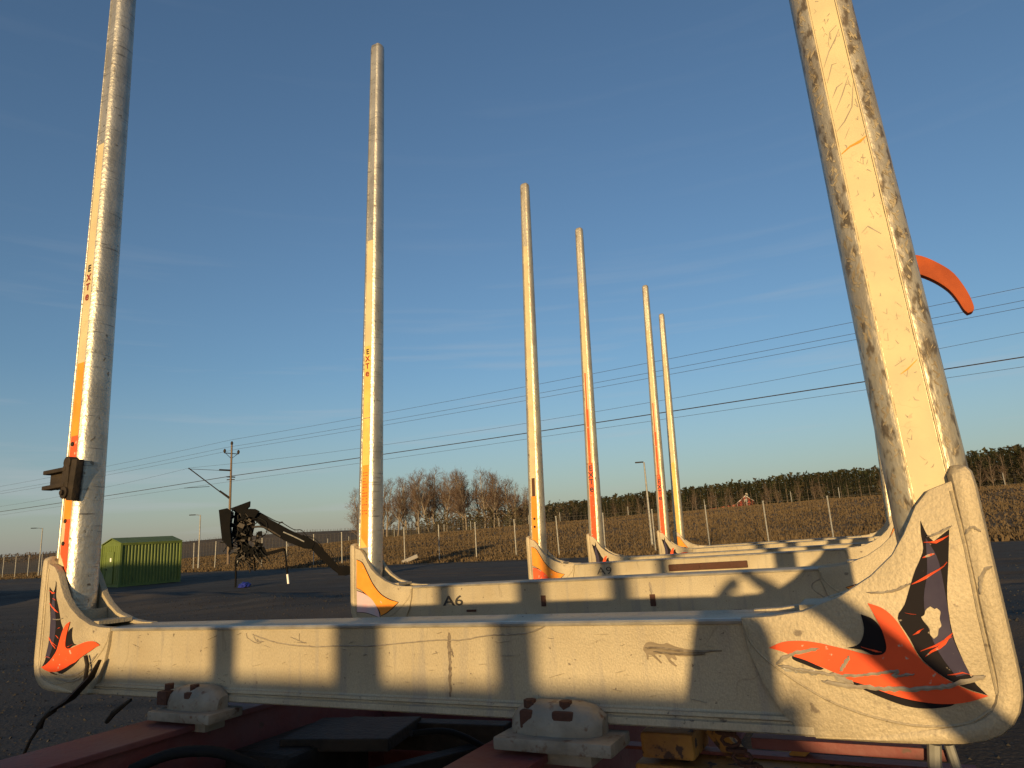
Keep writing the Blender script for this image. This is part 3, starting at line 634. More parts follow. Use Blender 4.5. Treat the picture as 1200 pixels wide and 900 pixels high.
# ---- bunk 3
bk, bm_, sl, sr, xr, lr = bunk(2)
curve_decals(bk, -1, M['redstrip']); curve_decals(bk, 1, M['redstrip'])
put_text('A9', .075, 'lettering', M['ink'], bk, (-.672, -.0018, -.062), bold=-.0008, sx=1.35)
bmx = bmesh.new(); box(bmx, (.06, -.012, -.062), (.52, .022, .045), bev=.006)
for x in (-.15, .0, .2): cyl(bmx, (x, -.022, -.06), (x, -.03, -.06), .014, 8)
finish(bmx, 'rusty_bar', M['rust'], bk, smooth=40)
strip(sl, -1.223, L2, .15, 2.6, M['groove'], 'groove_strip'); strip(sl, -1.223, L2, .15, .52, M['orange'], 'orange_film', -.38, .38, .0022)
strip(sl, -1.223, L2, .52, .66, M['rust'], 'rust_slot', -.22, .22, .004)
for z in (.35, .29): bmx = bmesh.new(); p = sp(-1.223, L2, 0, z, .002); bolt(bmx, p.x, z, p.y, .010); finish(bmx, 'bolt_head', M['darksteel'], sl)
# ---- bunks 4, 5, 6
for i in (3, 4, 5):
    bk, bm_, sl, sr, xr, lr = bunk(i)
    if i < 5:
        flame_decal(bk, -1, False); flame_decal(bk, 1, False)
        strip(sl, -1.223, L2, .15, 2.6, M['groove'], 'groove_strip')
        strip(sl, -1.223, L2, .15, .85, M['redstrip'], 'red_film', -.38, .38, .0022); strip(sl, -1.223, L2, .85, 1.35, M['redstrip'], 'red_film', -.30, .16, .0022); strip(sl, -1.223, L2, 1.35, 1.7, M['redstrip'], 'red_film', -.25, .0, .0022)
        stack_text(sl, -1.223, L2, .80 if i == 3 else .77, .068, .062, .003, [M['ink'], M['ink']])
    else:
        curve_decals(bk, -1, M['redstrip'])
        strip(sl, -1.223, L2, .15, 2.6, M['groove'], 'groove_strip'); strip(sl, -1.223, L2, .15, 1.1, M['yellowfilm'], 'yellow_film', -.36, .38, .0022)
# ---- trailer frame
fr = empty('trailer_frame', TM, 'dusty red trailer chassis with two rails carrying the bunks', 'trailer')
def rail(x0, x1, y0):
    bm = bmesh.new(); yc, yl = (y0 + 8.6) / 2, 8.6 - y0; xc = (x0 + x1) / 2; w = x1 - x0
    box(bm, (xc, yc, -.230), (w, yl, .015), bev=.003); box(bm, (x1 - .03 if x0 > 0 else x1 - .02, yc, -.42), (.012, yl, .36)); box(bm, (xc, yc, -.61), (w, yl, .015), bev=.003)
    return finish(bm, 'rail', M['frame'], fr)
rail(-.625, -.435, -3.9); rail(.385, .535, -3.9)
for y in (-2.2, -.9, .62, 2.1, 3.6, 5.1, 6.9, 8.4):
    bm = bmesh.new(); box(bm, (-.03, y, -.44), (.83, .10, .012)); box(bm, (-.03, y + .05, -.44), (.83, .01, .22)); finish(bm, 'crossmember', M['frame'], fr)
bm = bmesh.new(); box(bm, (-.18, .22, -.300), (.30, .22, .03), Matrix.Rotation(.25, 3, 'Z'), bev=.004); box(bm, (-.05, .36, -.33), (.5, .05, .07), Matrix.Rotation(.1, 3, 'Z'), bev=.004); finish(bm, 'rusty_shelf', M['darksteel'], fr)
bm = bmesh.new(); box(bm, (.1, .3, -.37), (.05, .6, .06), Matrix.Rotation(-.5, 3, 'Z'), bev=.004); box(bm, (-.30, .15, -.38), (.22, .30, .16), bev=.02); finish(bm, 'equipment_box', M['darksteel'], fr)
bm = bmesh.new(); cyl(bm, (-.33, .95, -.43), (.30, .95, -.43), .11, 18); finish(bm, 'air_tank', M['darksteel'], fr, smooth=40)
for pts, r in (([(.14, .05, -.24), (.18, .15, -.26), (.23, .25, -.33), (.30, .3, -.42)], .007), ([(-.40, -.25, -.27), (-.33, -.2, -.245), (-.24, -.15, -.25), (-.18, -.08, -.30)], .012), ([(-.42, -.42, -.30), (-.34, -.36, -.262), (-.24, -.30, -.27), (-.19, -.26, -.33)], .014)):
    bm = bmesh.new(); tube(bm, smooth_open(pts, 5), r, 8); finish(bm, 'hose', M['rubber'], fr, smooth=60)
bm = bmesh.new(); box(bm, (.72, .12, -.232), (.10, .12, .045), bev=.006); box(bm, (.93, .14, -.31), (.56, .14, .085), bev=.006); box(bm, (.80, .16, -.235), (.14, .03, .03), Matrix.Rotation(.9, 3, 'Y')); box(bm, (.96, .17, -.235), (.09, .03, .02), Matrix.Rotation(-.7, 3, 'Y')); finish(bm, 'yellow_crossbeam', M['yrust'], fr)
bm = bmesh.new(); box(bm, (1.02, .10, -.222), (.30, .04, .018), bev=.002); box(bm, (.90, .16, -.262), (.62, .03, .006)); finish(bm, 'steel_ledge', M['frame'], fr)
bm = bmesh.new()
ch = smooth_open([(.83, .05, -.19), (.86, .04, -.235), (.90, .04, -.27), (.97, .04, -.29), (1.05, .04, -.275), (1.10, .04, -.255)], 4)
for k, p in enumerate(ch):
    n_ = 8; q = Vector(p); R_ = Matrix.Rotation(k % 2 * 1.57, 3, 'X')
    lp = [q + R_ @ Vector((.016 * math.cos(a * 6.283 / n_), 0, .009 * math.sin(a * 6.283 / n_))) for a in range(n_ + 1)]
    tube(bm, lp, .0035, 5, cap=False)
finish(bm, 'chain', M['rust'], fr)
bm = bmesh.new(); tube(bm, [(1.155, .06, -.20), (1.15, .06, -.23), (1.152, .06, -.28)], .010, 8); tube(bm, [(1.175, .06, -.20), (1.18, .06, -.24), (1.20, .06, -.30)], .007, 8); finish(bm, 'hose', M['steel'], fr)
for y in (1.6, 5.6, 7.0):
    for s in (-1, 1):
        bm = bmesh.new(); cyl(bm, (s * .98, y, -1.03), (s * 1.22, y, -1.03), .50, 32); o = finish(bm, 'tyre', M['rubber'], fr, smooth=40)
        bm = bmesh.new(); cyl(bm, (s * 1.0, y, -1.03), (s * 1.235, y, -1.03), .28, 24); cyl(bm, (s * 1.0, y, -1.03), (s * 1.26, y, -1.03), .10, 16); finish(bm, 'rim', M['steel'], o, smooth=40)
    bm = bmesh.new(); cyl(bm, (-1.0, y, -1.03), (1.0, y, -1.03), .07, 12); box(bm, (0, y, -.83), (1.0, .12, .40)); finish(bm, 'axle', M['darksteel'], fr)
# ---- headboard rack of the truck in front (behind the camera) that throws the barred shadow
rk = empty('shadow_rack', TM @ Matrix.Translation((.20, -3.6, .066)), 'low steel guard rack with three short posts standing on the red rails behind the viewer', 'rack')
bm = bmesh.new(); box(bm, (.0, 0, -.12), (3.0, .05, .33), bev=.004); finish(bm, 'top_rail', M['darksteel'], rk)
for x, w in ((.10, .09), (.553, .14), (.965, .095)):
    bm = bmesh.new(); box(bm, (x, 0, .33), (w, .05, .58), bev=.006); finish(bm, 'post', M['darksteel'], rk)
for x in (-.73, .26):
    bm = bmesh.new(); box(bm, (x, .06, -.255), (.08, .06, .055)); finish(bm, 'foot', M['darksteel'], rk)
# ------------------------------------------------------------------ photographer
def person():
    P0 = TM @ Vector((1.20, -1.66, 0)); gz = 0.0
    J = {}; V = []; E_ = []; Rr = []
    def add(name, loc, r, par=None):
        J[name] = len(V); V.append(loc); Rr.append(r)
        if par: E_.append((J[par], J[name]))
    def L(x, y, z): q = TM.to_3x3() @ Vector((x, y, 0)); return (P0.x + q.x, P0.y + q.y, z * 1.065 if z < 1.6 else z + .07)
    add('pelvis', L(0, 0, .86), (.15, .11)); add('belly', L(0, .01, 1.0), (.14, .10), 'pelvis'); add('chest', L(0, 0, 1.20), (.16, .11), 'belly')
    add('neck0', L(0, 0, 1.33), (.09, .075), 'chest'); add('neck', L(0, .02, 1.39), (.055, .055), 'neck0'); add('head0', L(0, .04, 1.46), (.075, .085), 'neck'); add('head1', L(0, .045, 1.54), (.078, .095), 'head0'); add('head2', L(0, .04, 1.60), (.06, .075), 'head1')
    for s in (-1, 1):
        a = 'r' if s > 0 else 'l'
        add(a + 'sh', L(s * .17, 0, 1.29 if s > 0 else 1.40), (.065, .065) if s > 0 else (.075, .07), 'neck0')
        if s > 0: add(a + 'el', L(.42, .12, 1.33), (.048, .048), a + 'sh'); add(a + 'wr', L(.11, .28, 1.57), (.028, .028), a + 'el'); add(a + 'ha', L(.045, .31, 1.63), (.035, .02), a + 'wr')
        else: add(a + 'el', L(-.13, .20, 1.22), (.045, .045), a + 'sh'); add(a + 'wr', L(-.09, .29, 1.52), (.028, .028), a + 'el'); add(a + 'ha', L(-.07, .31, 1.59), (.035, .02), a + 'wr')
        for k in range(4):
            bx, bz = (.02 if s > 0 else -.05), (1.645 + k * .012 if s > 0 else 1.60 + k * .012)
            add(a + 'f%d' % k, L(bx, .32, bz), (.010, .010), a + 'ha'); add(a + 'g%d' % k, L(bx - s * .035, .325, bz + .004), (.008, .008), a + 'f%d' % k)
        add(a + 'hip', L(s * .09, 0, .80), (.095, .095), 'pelvis'); add(a + 'kn', L(s * .10, .03, .45), (.06, .06), a + 'hip'); add(a + 'an', L(s * .10, -.01, .09), (.042, .042), a + 'kn'); add(a + 'to', L(s * .11, .15, .04), (.04, .035), a + 'an')
    me = bpy.data.meshes.new('person'); me.from_pydata(V, E_, []); o = bpy.data.objects.new('person', me); C.objects.link(o)
    md = o.modifiers.new('skin', 'SKIN'); me.skin_vertices or None
    for i, r in enumerate(Rr): me.skin_vertices[0].data[i].radius = r
    me.skin_vertices[0].data[0].use_root = True
    sb = o.modifiers.new('sub', 'SUBSURF'); sb.levels = 1; sb.render_levels = 1
    me.materials.append(mat('dark_work_clothes', (.05, .055, .07), .85))
    tag(o, 'person in dark clothes standing behind the view, both arms raised to the face', 'person')
person()
# ------------------------------------------------------------------ container shed
def shed():
    c1 = Vector((-24.3, 41.6, 0)); u = Vector((.574, .819, 0)); w = Vector((-.819, .574, 0))
    mw = Matrix.Translation(c1) @ Matrix((( w.x, u.x, 0, 0), (w.y, u.y, 0, 0), (0, 0, 1, 0), (0, 0, 0, 1)))
    r = empty('container_shed', mw, 'green corrugated container shed with shallow gable roof and a door', 'container')
    Wd, Ln, H, RH = 2.4, 3.7, 2.55, .34     # local x = across (left), y = away
    def corr(p0, p1, nrm, name):
        bm = bmesh.new(); p0, p1 = Vector(p0), Vector(p1); d = (p1 - p0); L = d.length; d.normalize(); k = int(L / .19); prof = []
        for i in range(k):
            a = L * i / k; s = L / k
            prof += [(a, 0), (a + s * .32, 0), (a + s * .45, .045), (a + s * .87, .045)]
        prof.append((L, 0)); q = Vector(nrm); lo, hi = [], []
        for a, h in prof:
            p = p0 + d * a - q * h; lo.append(bm.verts.new((p.x, p.y, .12))); hi.append(bm.verts.new((p.x, p.y, H - .08)))
        for i in range(len(lo) - 1): bm.faces.new((lo[i], lo[i + 1], hi[i + 1], hi[i]))
        finish(bm, name, M['green'], r)
    corr((-.0, .05, 0), (-.0, Ln - .05, 0), (-1, 0, 0), 'side_panel'); corr((Wd, .05, 0), (Wd, Ln - .05, 0), (1, 0, 0), 'side_panel')
    corr((.05, Ln, 0), (Wd - .05, Ln, 0), (0, 1, 0), 'end_panel')
    bm = bmesh.new(); plate(bm, [(.03, .1), (Wd - .03, .1), (Wd - .03, H - .02), (Wd / 2, H + RH - .05), (.03, H - .02)], .0, .05)
    for x in frange(.25, 2.2, .24): box(bm, (x, -.008, 1.3), (.05, .02, 2.3))
    finish(bm, 'door_wall', M['green'], r)
    bm = bmesh.new()
    for x in (0, Wd):
        for y in (0, Ln): box(bm, (x, y, H / 2), (.12, .12, H))
    for x in (0, Wd): box(bm, (x, Ln / 2, .07), (.10, Ln - .13, .14)); box(bm, (x, Ln / 2, H - .05), (.11, Ln - .13, .10))
    box(bm, (Wd / 2, 0, .06), (Wd - .13, .10, .12)); box(bm, (Wd / 2, Ln, .06), (Wd - .13, .10, .12)); finish(bm, 'corner_frame', M['green'], r)
    d = Matrix.Identity(4)
    bm = bmesh.new(); box(bm, (1.25, -.035, 1.15), (.95, .03, 1.9), bev=.006)
    for a, b in (((1.25, -.05, 2.08), (.95, .02, .05)), ((.79, -.05, 1.15), (.05, .02, 1.82)), ((1.71, -.05, 1.15), (.05, .02, 1.82))): box(bm, a, b)
    dr = finish(bm, 'door', M['green'], r)
    bm = bmesh.new(); box(bm, (1.60, -.07, 1.05), (.16, .04, .05), bev=.006); finish(bm, 'door_handle', M['darksteel'], dr)
    bm = bmesh.new(); box(bm, (1.12, -.055, 1.62), (.17, .012, .22)); finish(bm, 'notice', M['notice'], dr)
    bm = bmesh.new(); e_ = .10
    A = [(-e_, -.06, H - .01), (Wd / 2, -.06, H + RH), (Wd + e_, -.06, H - .01)]; B = [(x, Ln + .06, z) for x, _, z in A]
    for i in range(2):
        q = [Vector(A[i]), Vector(A[i + 1]), Vector(B[i + 1]), Vector(B[i])]; lo = [bm.verts.new(p) for p in q]; hi = [bm.verts.new(p + Vector((0, 0, .05))) for p in q]
        bm.faces.new(lo[::-1]); bm.faces.new(hi)
        for k in range(4): bm.faces.new((lo[k], lo[(k + 1) % 4], hi[(k + 1) % 4], hi[k]))
    bmesh.ops.recalc_face_normals(bm, faces=bm.faces); finish(bm, 'roof', M['green'], r)
shed()
def shade_trailer():  # unseen trailer added left of the view to shade the lower container
    r = empty('shade_trailer', Matrix.Translation((-35, 9, 0)), 'long grey box trailer added out of view to the left to shade the green container', 'trailer')
    bm = bmesh.new(); box(bm, (0, 0, 2.62), (13.4, 2.5, 2.75), bev=.04); finish(bm, 'body', M['steel'], r)
    bm = bmesh.new(); box(bm, (0, 0, 1.08), (13, 1.0, .30)); box(bm, (4.6, .6, .6), (.15, .15, 1.2)); box(bm, (4.6, -.6, .6), (.15, .15, 1.2)); box(bm, (-.5, -1.1, .75), (6, .05, .6)); finish(bm, 'frame', M['darksteel'], r)
    for x in (-5.2, -3.9, -2.6):
        for y in (-1, 1): bm = bmesh.new(); cyl(bm, (x, y * .8, .5), (x, y * 1.18, .5), .5, 24); finish(bm, 'wheel', M['rubber'], r, smooth=40)
shade_trailer()
# ------------------------------------------------------------------ parked timber crane
def crane():
    U = .0429; org = Vector((-11.76, 33.75, -.02)); az = math.atan2(-11.76, 33.75)
    mw = Matrix.Translation(org) @ Matrix.Rotation(-az, 4, 'Z')
    r = empty('timber_crane', mw, 'black folded timber crane standing on stilts with its boom resting to the right', 'crane')
    def q(px, py, d=0):       # local metres, x right, z up
        dx = px - 330; return Vector((dx * U, d, (681 - .061 * dx - py) * U))
    def z_(a, b): return 250 + a / 6.923, 570 + b / 6.923
    def Q(a, b, d=0): return q(*z_(a, b), d)
    rnd = random.Random(2)
    def slab(name, pts, d0, d1, m):
        bm = bmesh.new(); plate(bm, [(Q(a, b).x, Q(a, b).z) for a, b in pts], d0, d1, bev=.01); return finish(bm, name, m, r)
    slab('cab_panel', [(90, 205), (150, 190), (180, 215), (172, 330), (190, 480), (165, 480), (120, 430), (105, 320)], -.7, .7, M['craneblack'])
    slab('hood', [(165, 190), (310, 130), (308, 168), (285, 190), (350, 190), (380, 205), (345, 260), (300, 250), (200, 215)], -.35, .35, M['craneblack'])
    slab('column', [(200, 200), (330, 200), (350, 300), (330, 400), (300, 420), (310, 520), (240, 540), (215, 420), (180, 400), (190, 300)], -.12, .22, M['craneblack'])
    slab('base_beam', [(225, 470), (420, 480), (440, 520), (560, 490), (575, 510), (450, 545), (420, 560), (230, 560)], -.15, .15, M['craneblack'])
    # boom: outer, inner and tip, each tapering box
    def arm(name, pts, w, d, m=M['craneblack']):
        bm = bmesh.new(); prev = None
        P = [Q(a, b) for a, b in pts]
        for i, p in enumerate(P):
            t = (P[min(i + 1, len(P) - 1)] - P[max(i - 1, 0)]).normalized(); nn = Vector((-t.z, 0, t.x)); ww = w[i]
            ring = [bm.verts.new(p + nn * ww + Vector((0, s, 0))) for s in (-d, d)] + [bm.verts.new(p - nn * ww + Vector((0, s, 0))) for s in (d, -d)]
            if prev:
                for k in range(4): bm.faces.new((prev[k], prev[(k + 1) % 4], ring[(k + 1) % 4], ring[k]))
            else: bm.faces.new(ring[::-1])
            prev = ring
        bm.faces.new(prev); bmesh.ops.recalc_face_normals(bm, faces=bm.faces); return finish(bm, name, m, r)
    bo = arm('main_boom', [(345, 235), (450, 310), (600, 395), (740, 455), (790, 475)], [.20, .26, .28, .26, .16], .16)
    arm('outer_boom', [(700, 400), (800, 475), (880, 560), (960, 640), (1010, 685)], [.12, .20, .19, .16, .12], .13)
    arm('jib_head', [(985, 670), (1040, 668), (1105, 665)], [.20, .24, .16], .16)
    def rod(name, pts, rr, m, seg=7):
        bm = bmesh.new(); tube(bm, smooth_open([Q(a, b, d) for a, b, d in pts], 4), rr, seg); return finish(bm, name, m, r, smooth=60)
    rod('lift_cylinder', [(330, 330, -.16), (420, 330, -.16), (540, 400, -.16)], .05, M['cranegrey']); rod('cylinder_rod', [(560, 365, -.16), (640, 400, -.16), (720, 440, -.16)], .035, M['steel'])
    rod('hose', [(360, 250, -.18), (430, 290, -.2), (435, 370, -.2), (395, 410, -.2)], .022, M['rubber'])
    rod('hose', [(380, 215, -.05), (500, 280, -.16), (560, 295, -.16)], .025, M['rubber']); rod('hose', [(540, 285, 0), (640, 345, 0), (700, 350, 0), (760, 420, 0)], .02, M['rubber'])
    rod('hose', [(880, 505, 0), (920, 510, 0), (950, 560, 0), (985, 610, 0), (1010, 640, 0)], .022, M['rubber']); rod('hose', [(740, 400, 0), (800, 415, 0), (850, 470, 0), (890, 540, 0)], .02, M['rubber'])
    rod('light_bracket', [(525, 300, 0), (555, 285, 0)], .03, M['cranegrey'])
    rod('leg', [(240, 540, .1), (215, 580, .1), (218, 700, .1), (218, 785, .1)], .045, M['craneblack']); 
    rod('leg', [(560, 495, 0), (577, 510, 0), (585, 590, 0), (596, 690, 0)], .045, M['craneblack']); rod('leg_foot', [(596, 690, 0), (601, 730, 0), (605, 768, 0)], .055, M['white'])
    rod('leg', [(345, 540, .5), (350, 600, .5), (352, 665, .5)], .04, M['craneblack'])
    rod('stay', [(215, 580, .1), (240, 570, 0), (300, 560, 0), (330, 575, 0)], .03, M['cranegrey'])
    for i in range(60):
        a, b = rnd.uniform(165, 400), rnd.uniform(190, 560)
        if a > 330 and b < 380: a -= 110
        L = [(a, b, -.2)]
        for k in range(3): L.append((L[-1][0] + rnd.uniform(-45, 45), L[-1][1] + rnd.uniform(-20, 55), rnd.uniform(-.40, -.15)))
        rod('hose', L, rnd.choice((.018, .025, .03)), rnd.choice((M['rubber'], M['cranegrey'], M['cranegrey'], M['craneblack'], M['rubber'])), 6)
    for i in range(14):
        a, b = rnd.uniform(200, 430), rnd.uniform(540, 600); L = [(a, b, -.1)]
        for k in range(3): L.append((L[-1][0] + rnd.uniform(-30, 30), L[-1][1] + rnd.uniform(5, 32), rnd.uniform(-.3, .2)))
        rod('hose', L, .02, rnd.choice((M['rubber'], M['craneblack'])), 6)
    for i in range(60):
        a, b = rnd.uniform(175, 390), rnd.uniform(200, 560)
        if a > 320 and b < 380: a -= 100
        bm = bmesh.new(); box(bm, Q(a, b, rnd.uniform(-.35, -.15)), (rnd.uniform(.06, .30), rnd.uniform(.06, .2), rnd.uniform(.05, .26)), Matrix.Rotation(rnd.uniform(-.6, .6), 3, 'Y'), bev=.01)
        finish(bm, 'valve_block', rnd.choice((M['cranegrey'], M['craneblack'], M['craneblack'])), r)
    # crumpled blue tarpaulin at its foot
    bm = bmesh.new(); rr = bmesh.ops.create_icosphere(bm, subdivisions=3, radius=1); c = Q(284, 772, -.2)
    for v_ in bm.verts:
        n_ = 1 + .35 * noise.noise(v_.co * 2.2); v_.co = Vector((v_.co.x * .26 * n_, v_.co.y * .3 * n_, max(-.02, v_.co.z * .16 * n_ + .06)))
    o = finish(bm, 'tarpaulin', M['bluetarp']); w = mw @ c; o.location = (w.x, w.y, .02); tag(o, 'small crumpled blue tarpaulin lying under the black crane', 'tarpaulin')
crane()
# ------------------------------------------------------------------ street lamps, masts and wires
def lamp(loc, h, label, az, arm=.7):
    r = empty('lamp_post', Matrix.Translation(loc) @ Matrix.Rotation(az, 4, 'Z'), label, 'street lamp', 'lamp posts round the lot')
    bm = bmesh.new(); tube(bm, [(0, 0, -.3), (0, 0, h * .6), (0, 0, h)], [.10, .075, .055], 10); tube(bm, [(0, 0, h - .03), (-arm * .5, 0, h + .02), (-arm, 0, h + .03)], .03, 8); finish(bm, 'pole', M['steel'], r, smooth=50)
    bm = bmesh.new(); box(bm, (-arm - .1, 0, h + .03), (.62, .22, .09), bev=.03); finish(bm, 'lamp_head', M['darksteel'], r)
lamp(en(-18.1, 48, ground_z(-18.1, 48)), 6.35 - ground_z(-18.1, 48), 'tall lamp post between the fourth and fifth left stakes', -.25, .25)
lamp(en(-68, 45, ground_z(-68, 45)), 5.75 - ground_z(-68, 45), 'thin lamp post between the green container and the black crane', .5)
lamp((-62.5, 89, ground_z(Vector((-62.5, 89, 0)).dot(DE), Vector((-62.5, 89, 0)).dot(DN)) - .3), 6.4, 'distant lamp post left of the nearest left stake', .9, .9)
def mast(e, label, low=False):
    n = 48.6; p = en(e, n, ground_z(e, n))
    mw = Matrix.Translation(p) @ Matrix((( .854, .52, 0, 0), (-.52, .854, 0, 0), (0, 0, 1, 0), (0, 0, 0, 1)))   # local x along wires, y across
    r = empty('railway_mast', mw, label, 'mast', 'railway masts along the track'); g = p.z
    bm = bmesh.new(); tube(bm, [(0, 0, -.5), (0, 0, 6), (0, 0, 13.7 - g)], [.17, .14, .10], 8)
    finish(bm, 'pole', M['wood'], r, smooth=50)
    bm = bmesh.new(); cyl(bm, (0, -.9, 12.7 - g), (0, .9, 12.7 - g), .05, 6); cyl(bm, (0, 0, 12.1 - g), (0, .8, 12.7 - g), .03, 5); cyl(bm, (0, 0, 12.1 - g), (0, -.8, 12.7 - g), .03, 5); cyl(bm, (0, -.55, 10 - g), (0, .55, 10 - g), .07, 6); cyl(bm, (-.3, -.3, 9.7 - g), (.3, .3, 9.7 - g), .06, 6)
    finish(bm, 'crossarm', M['darksteel'], r)
    for y, z in ((-.9, 12.9), (.9, 12.9), (0, 13.85)):
        bm = bmesh.new(); tube(bm, [(0, y, z - g - .22), (0, y, z - g - .05), (0, y, z - g + .1), (0, y, z - g + .28)], [.06, .14, .15, .05], 8); finish(bm, 'insulator', M['darksteel'], r, smooth=40)
    # bracket arm reaching out over the track
    bm = bmesh.new(); cyl(bm, (0, .1, 7.4 - g), (-1.0, -4.6, 10.9 - g), .06, 7); cyl(bm, (-.02, 0, 7.6 - g), (-.25, -1.2, 8.4 - g), .11, 7); cyl(bm, (0, 0, 10.7 - g), (-1.0, -4.6, 10.8 - g), .025, 5); cyl(bm, (-.5, -2.3, 8.9 - g), (-1.0, -5.0, 8.7 - g), .03, 5); cyl(bm, (0, 0, 10.75 - g), (-.3, -1.3, 10.78 - g), .10, 7)
    finish(bm, 'bracket_arm', M['darksteel'], r)
mast(-68, 'wooden railway mast with insulators and a slanted bracket arm above the black crane')
mast(12, 'railway mast standing out of sight behind the near right stake'); mast(-148, 'farthest railway mast, beyond the left stake')
def wire(name, y, za, sag, r, label, yo=None):
    bm = bmesh.new(); pts = []
    for (a, b) in ((-228, -148), (-148, -68), (-68, 12), (12, 92)):
        for k in range(12):
            t = k / 12; pts.append(en(a + (b - a) * t, 48.6 + y, za - sag * 4 * t * (1 - t)))
    tube(bm, pts, r, 5); o = finish(bm, name, M['darksteel'], smooth=60); return tag(o, label, 'wire', 'overhead wires of the railway')
wire('overhead_wire', 0, 14.3, .35, .014, 'topmost overhead wire, carried on the mast top')
wire('overhead_wire', .9, 13.3, .35, .014, 'overhead wire on the far insulator of the crossarm'); wire('overhead_wire', -.9, 13.3, .35, .014, 'overhead wire on the near insulator of the crossarm')
wire('overhead_wire', 0, 10.1, .15, .036, 'thickest dark overhead wire, lower than the three top ones')
wire('overhead_wire', -5, 10.8, .95, .011, 'faint sagging catenary wire held by the slanted bracket arm'); wire('overhead_wire', -5, 8.7, .05, .011, 'lowest straight contact wire under the catenary')
# ------------------------------------------------------------------ fences
def fence(n, e0, e1, step, h, label, off, mesh_e, dense=.3, pr=.045):
    r = empty('wire_fence', Matrix.Translation(en((e0 + e1) / 2, n)), label, 'fence'); o0 = en((e0 + e1) / 2, n)
    bm = bmesh.new(); tube(bm, [(0, 0, -.3), (0, 0, h)], pr, 7); box(bm, (0, 0, h + .015), (pr * 2.3, pr * 2.3, .03)); po = finish(bm, 'post', M['steel'], r); pm = po.data
    bpy.data.objects.remove(po); e = off
    while e > e0: e -= step
    while e < e1:
        p = en(e, n, ground_z(e, n)) - o0; o = link(pm, 'post', r); o.location = p; o.rotation_euler = (random.uniform(-.012, .012), random.uniform(-.02, .02), 0); e += step
    bm = bmesh.new(); t = pr * .11
    a, b = mesh_e; k = int((b - a) / 3)
    for j in range(int(h / dense) + 1):
        zz = min(h - .05, .08 + j * dense)
        tube(bm, [en(a + (b - a) * i / k, n, ground_z(a + (b - a) * i / k, n) + zz) - o0 for i in range(k + 1)], t if j < int(h / dense) else t * 1.5, 3, cap=False)
    e = a
    while e < b:
        p = en(e, n, ground_z(e, n)) - o0; tube(bm, [p + Vector((0, 0, .05)), p + Vector((0, 0, h - .05))], t, 3, cap=False); e += dense * 1.6
    o = finish(bm, 'wire_mesh', M['wiremesh'], r); o['kind'] = 'stuff'
fence(42.8, -135, 32, 3.54, 2.72, 'tall wire mesh fence on steel posts along the edge of the lot', -37.2, (-110, 12))
fence(106, -125, 30, 6.4, 1.75, 'far wire fence with pale posts along the crest of the bank', -88.4, (-110, 20), .45, .06)
# ------------------------------------------------------------------ houses
def house(loc, az, w, l, h, rh, label, chim=True, wing=False):
    r = empty('timber_house', Matrix.Translation(loc) @ Matrix.Rotation(az, 4, 'Z'), label, 'house')
    bm = bmesh.new(); plate(bm, [(-w / 2, -1), (w / 2, -1), (w / 2, h), (0, h + rh), (-w / 2, h)], 0, l); finish(bm, 'wall', M['falun'], r)
    def roof(w, l, h, rh, y0, par, mw=None):
        bm = bmesh.new(); o_ = .35
        for s in (-1, 1):
            q = [Vector((s * (w / 2 + o_), y0 - .3, h - o_ * rh / (w / 2))), Vector((0, y0 - .3, h + rh + .05)), Vector((0, y0 + l + .3, h + rh + .05)), Vector((s * (w / 2 + o_), y0 + l + .3, h - o_ * rh / (w / 2)))]
            lo = [bm.verts.new(p) for p in q]; hi = [bm.verts.new(p + Vector((0, 0, .16))) for p in q]; bm.faces.new(lo); bm.faces.new(hi)
            for k in range(4): bm.faces.new((lo[k], lo[(k + 1) % 4], hi[(k + 1) % 4], hi[k]))
        bmesh.ops.recalc_face_normals(bm, faces=bm.faces); return finish(bm, 'roof', M['roof'], par, mw=mw)
    ro = roof(w, l, h, rh, 0, r)
    bm = bmesh.new(); L = math.hypot(w / 2, rh); an = math.atan2(rh, w / 2)
    for s in (-1, 1): box(bm, (s * (w / 4 + .1), -.33, h + rh / 2 - .02), (L + .5, .05, .14), Matrix.Rotation(s * an, 3, 'Y')); box(bm, (s * w / 2, -.04, h / 2 - .5), (.12, .06, h + .8))
    finish(bm, 'trim', M['white'], r)
    for x, z in ((-w * .25, h * .5), (w * .25, h * .5), (0, h + rh * .25)):
        bm = bmesh.new(); box(bm, (x, -.05, z), (.8, .08, 1.0)); f = finish(bm, 'window', M['white'], r)
        bm = bmesh.new(); box(bm, (x, -.10, z), (.64, .03, .84)); finish(bm, 'pane', M['glass'], f)
    if chim: bm = bmesh.new(); box(bm, (.5, l * .4, h + rh + .3), (.6, .6, 1.2)); finish(bm, 'chimney', M['concrete'], ro)
    if wing:
        bm = bmesh.new(); box(bm, (-w / 2 - 4, l * .5, h * .30 - .3), (8, l * .5, h * .6 + 1.4)); finish(bm, 'wing', M['falun'], r)
        bm = bmesh.new(); plate(bm, [(-w / 2 - 8.4, h * .62), (-w / 2, h * .62), (-w / 2, h * .95)], l * .2, l * .8); finish(bm, 'wing_roof', M['roof'], r)
    return r
house((67.6, 203.9, 3.7), -.28, 5.2, 8, 3.0, 2.0, 'red timber house with white trim at the foot of the wood', wing=True)
house((60.0, 201, 3.2), -.3, 5.5, 5, .8, .9, 'low pale roofed red shed left of the red house', chim=False)
0 and house((-176, 236, -.2), .75, 6, 8, 2.2, 1.8, 'distant cottage in the field at the far left edge', chim=False)
bm = bmesh.new(); box(bm, (0, 0, 0), (1.3, .35, .30), Matrix.Rotation(.3, 3, 'Z'), bev=.05); o = finish(bm, 'concrete_block', M['concrete']); o.location = en(-36, 42, .25); o.rotation_euler = (0, -.35, .2)
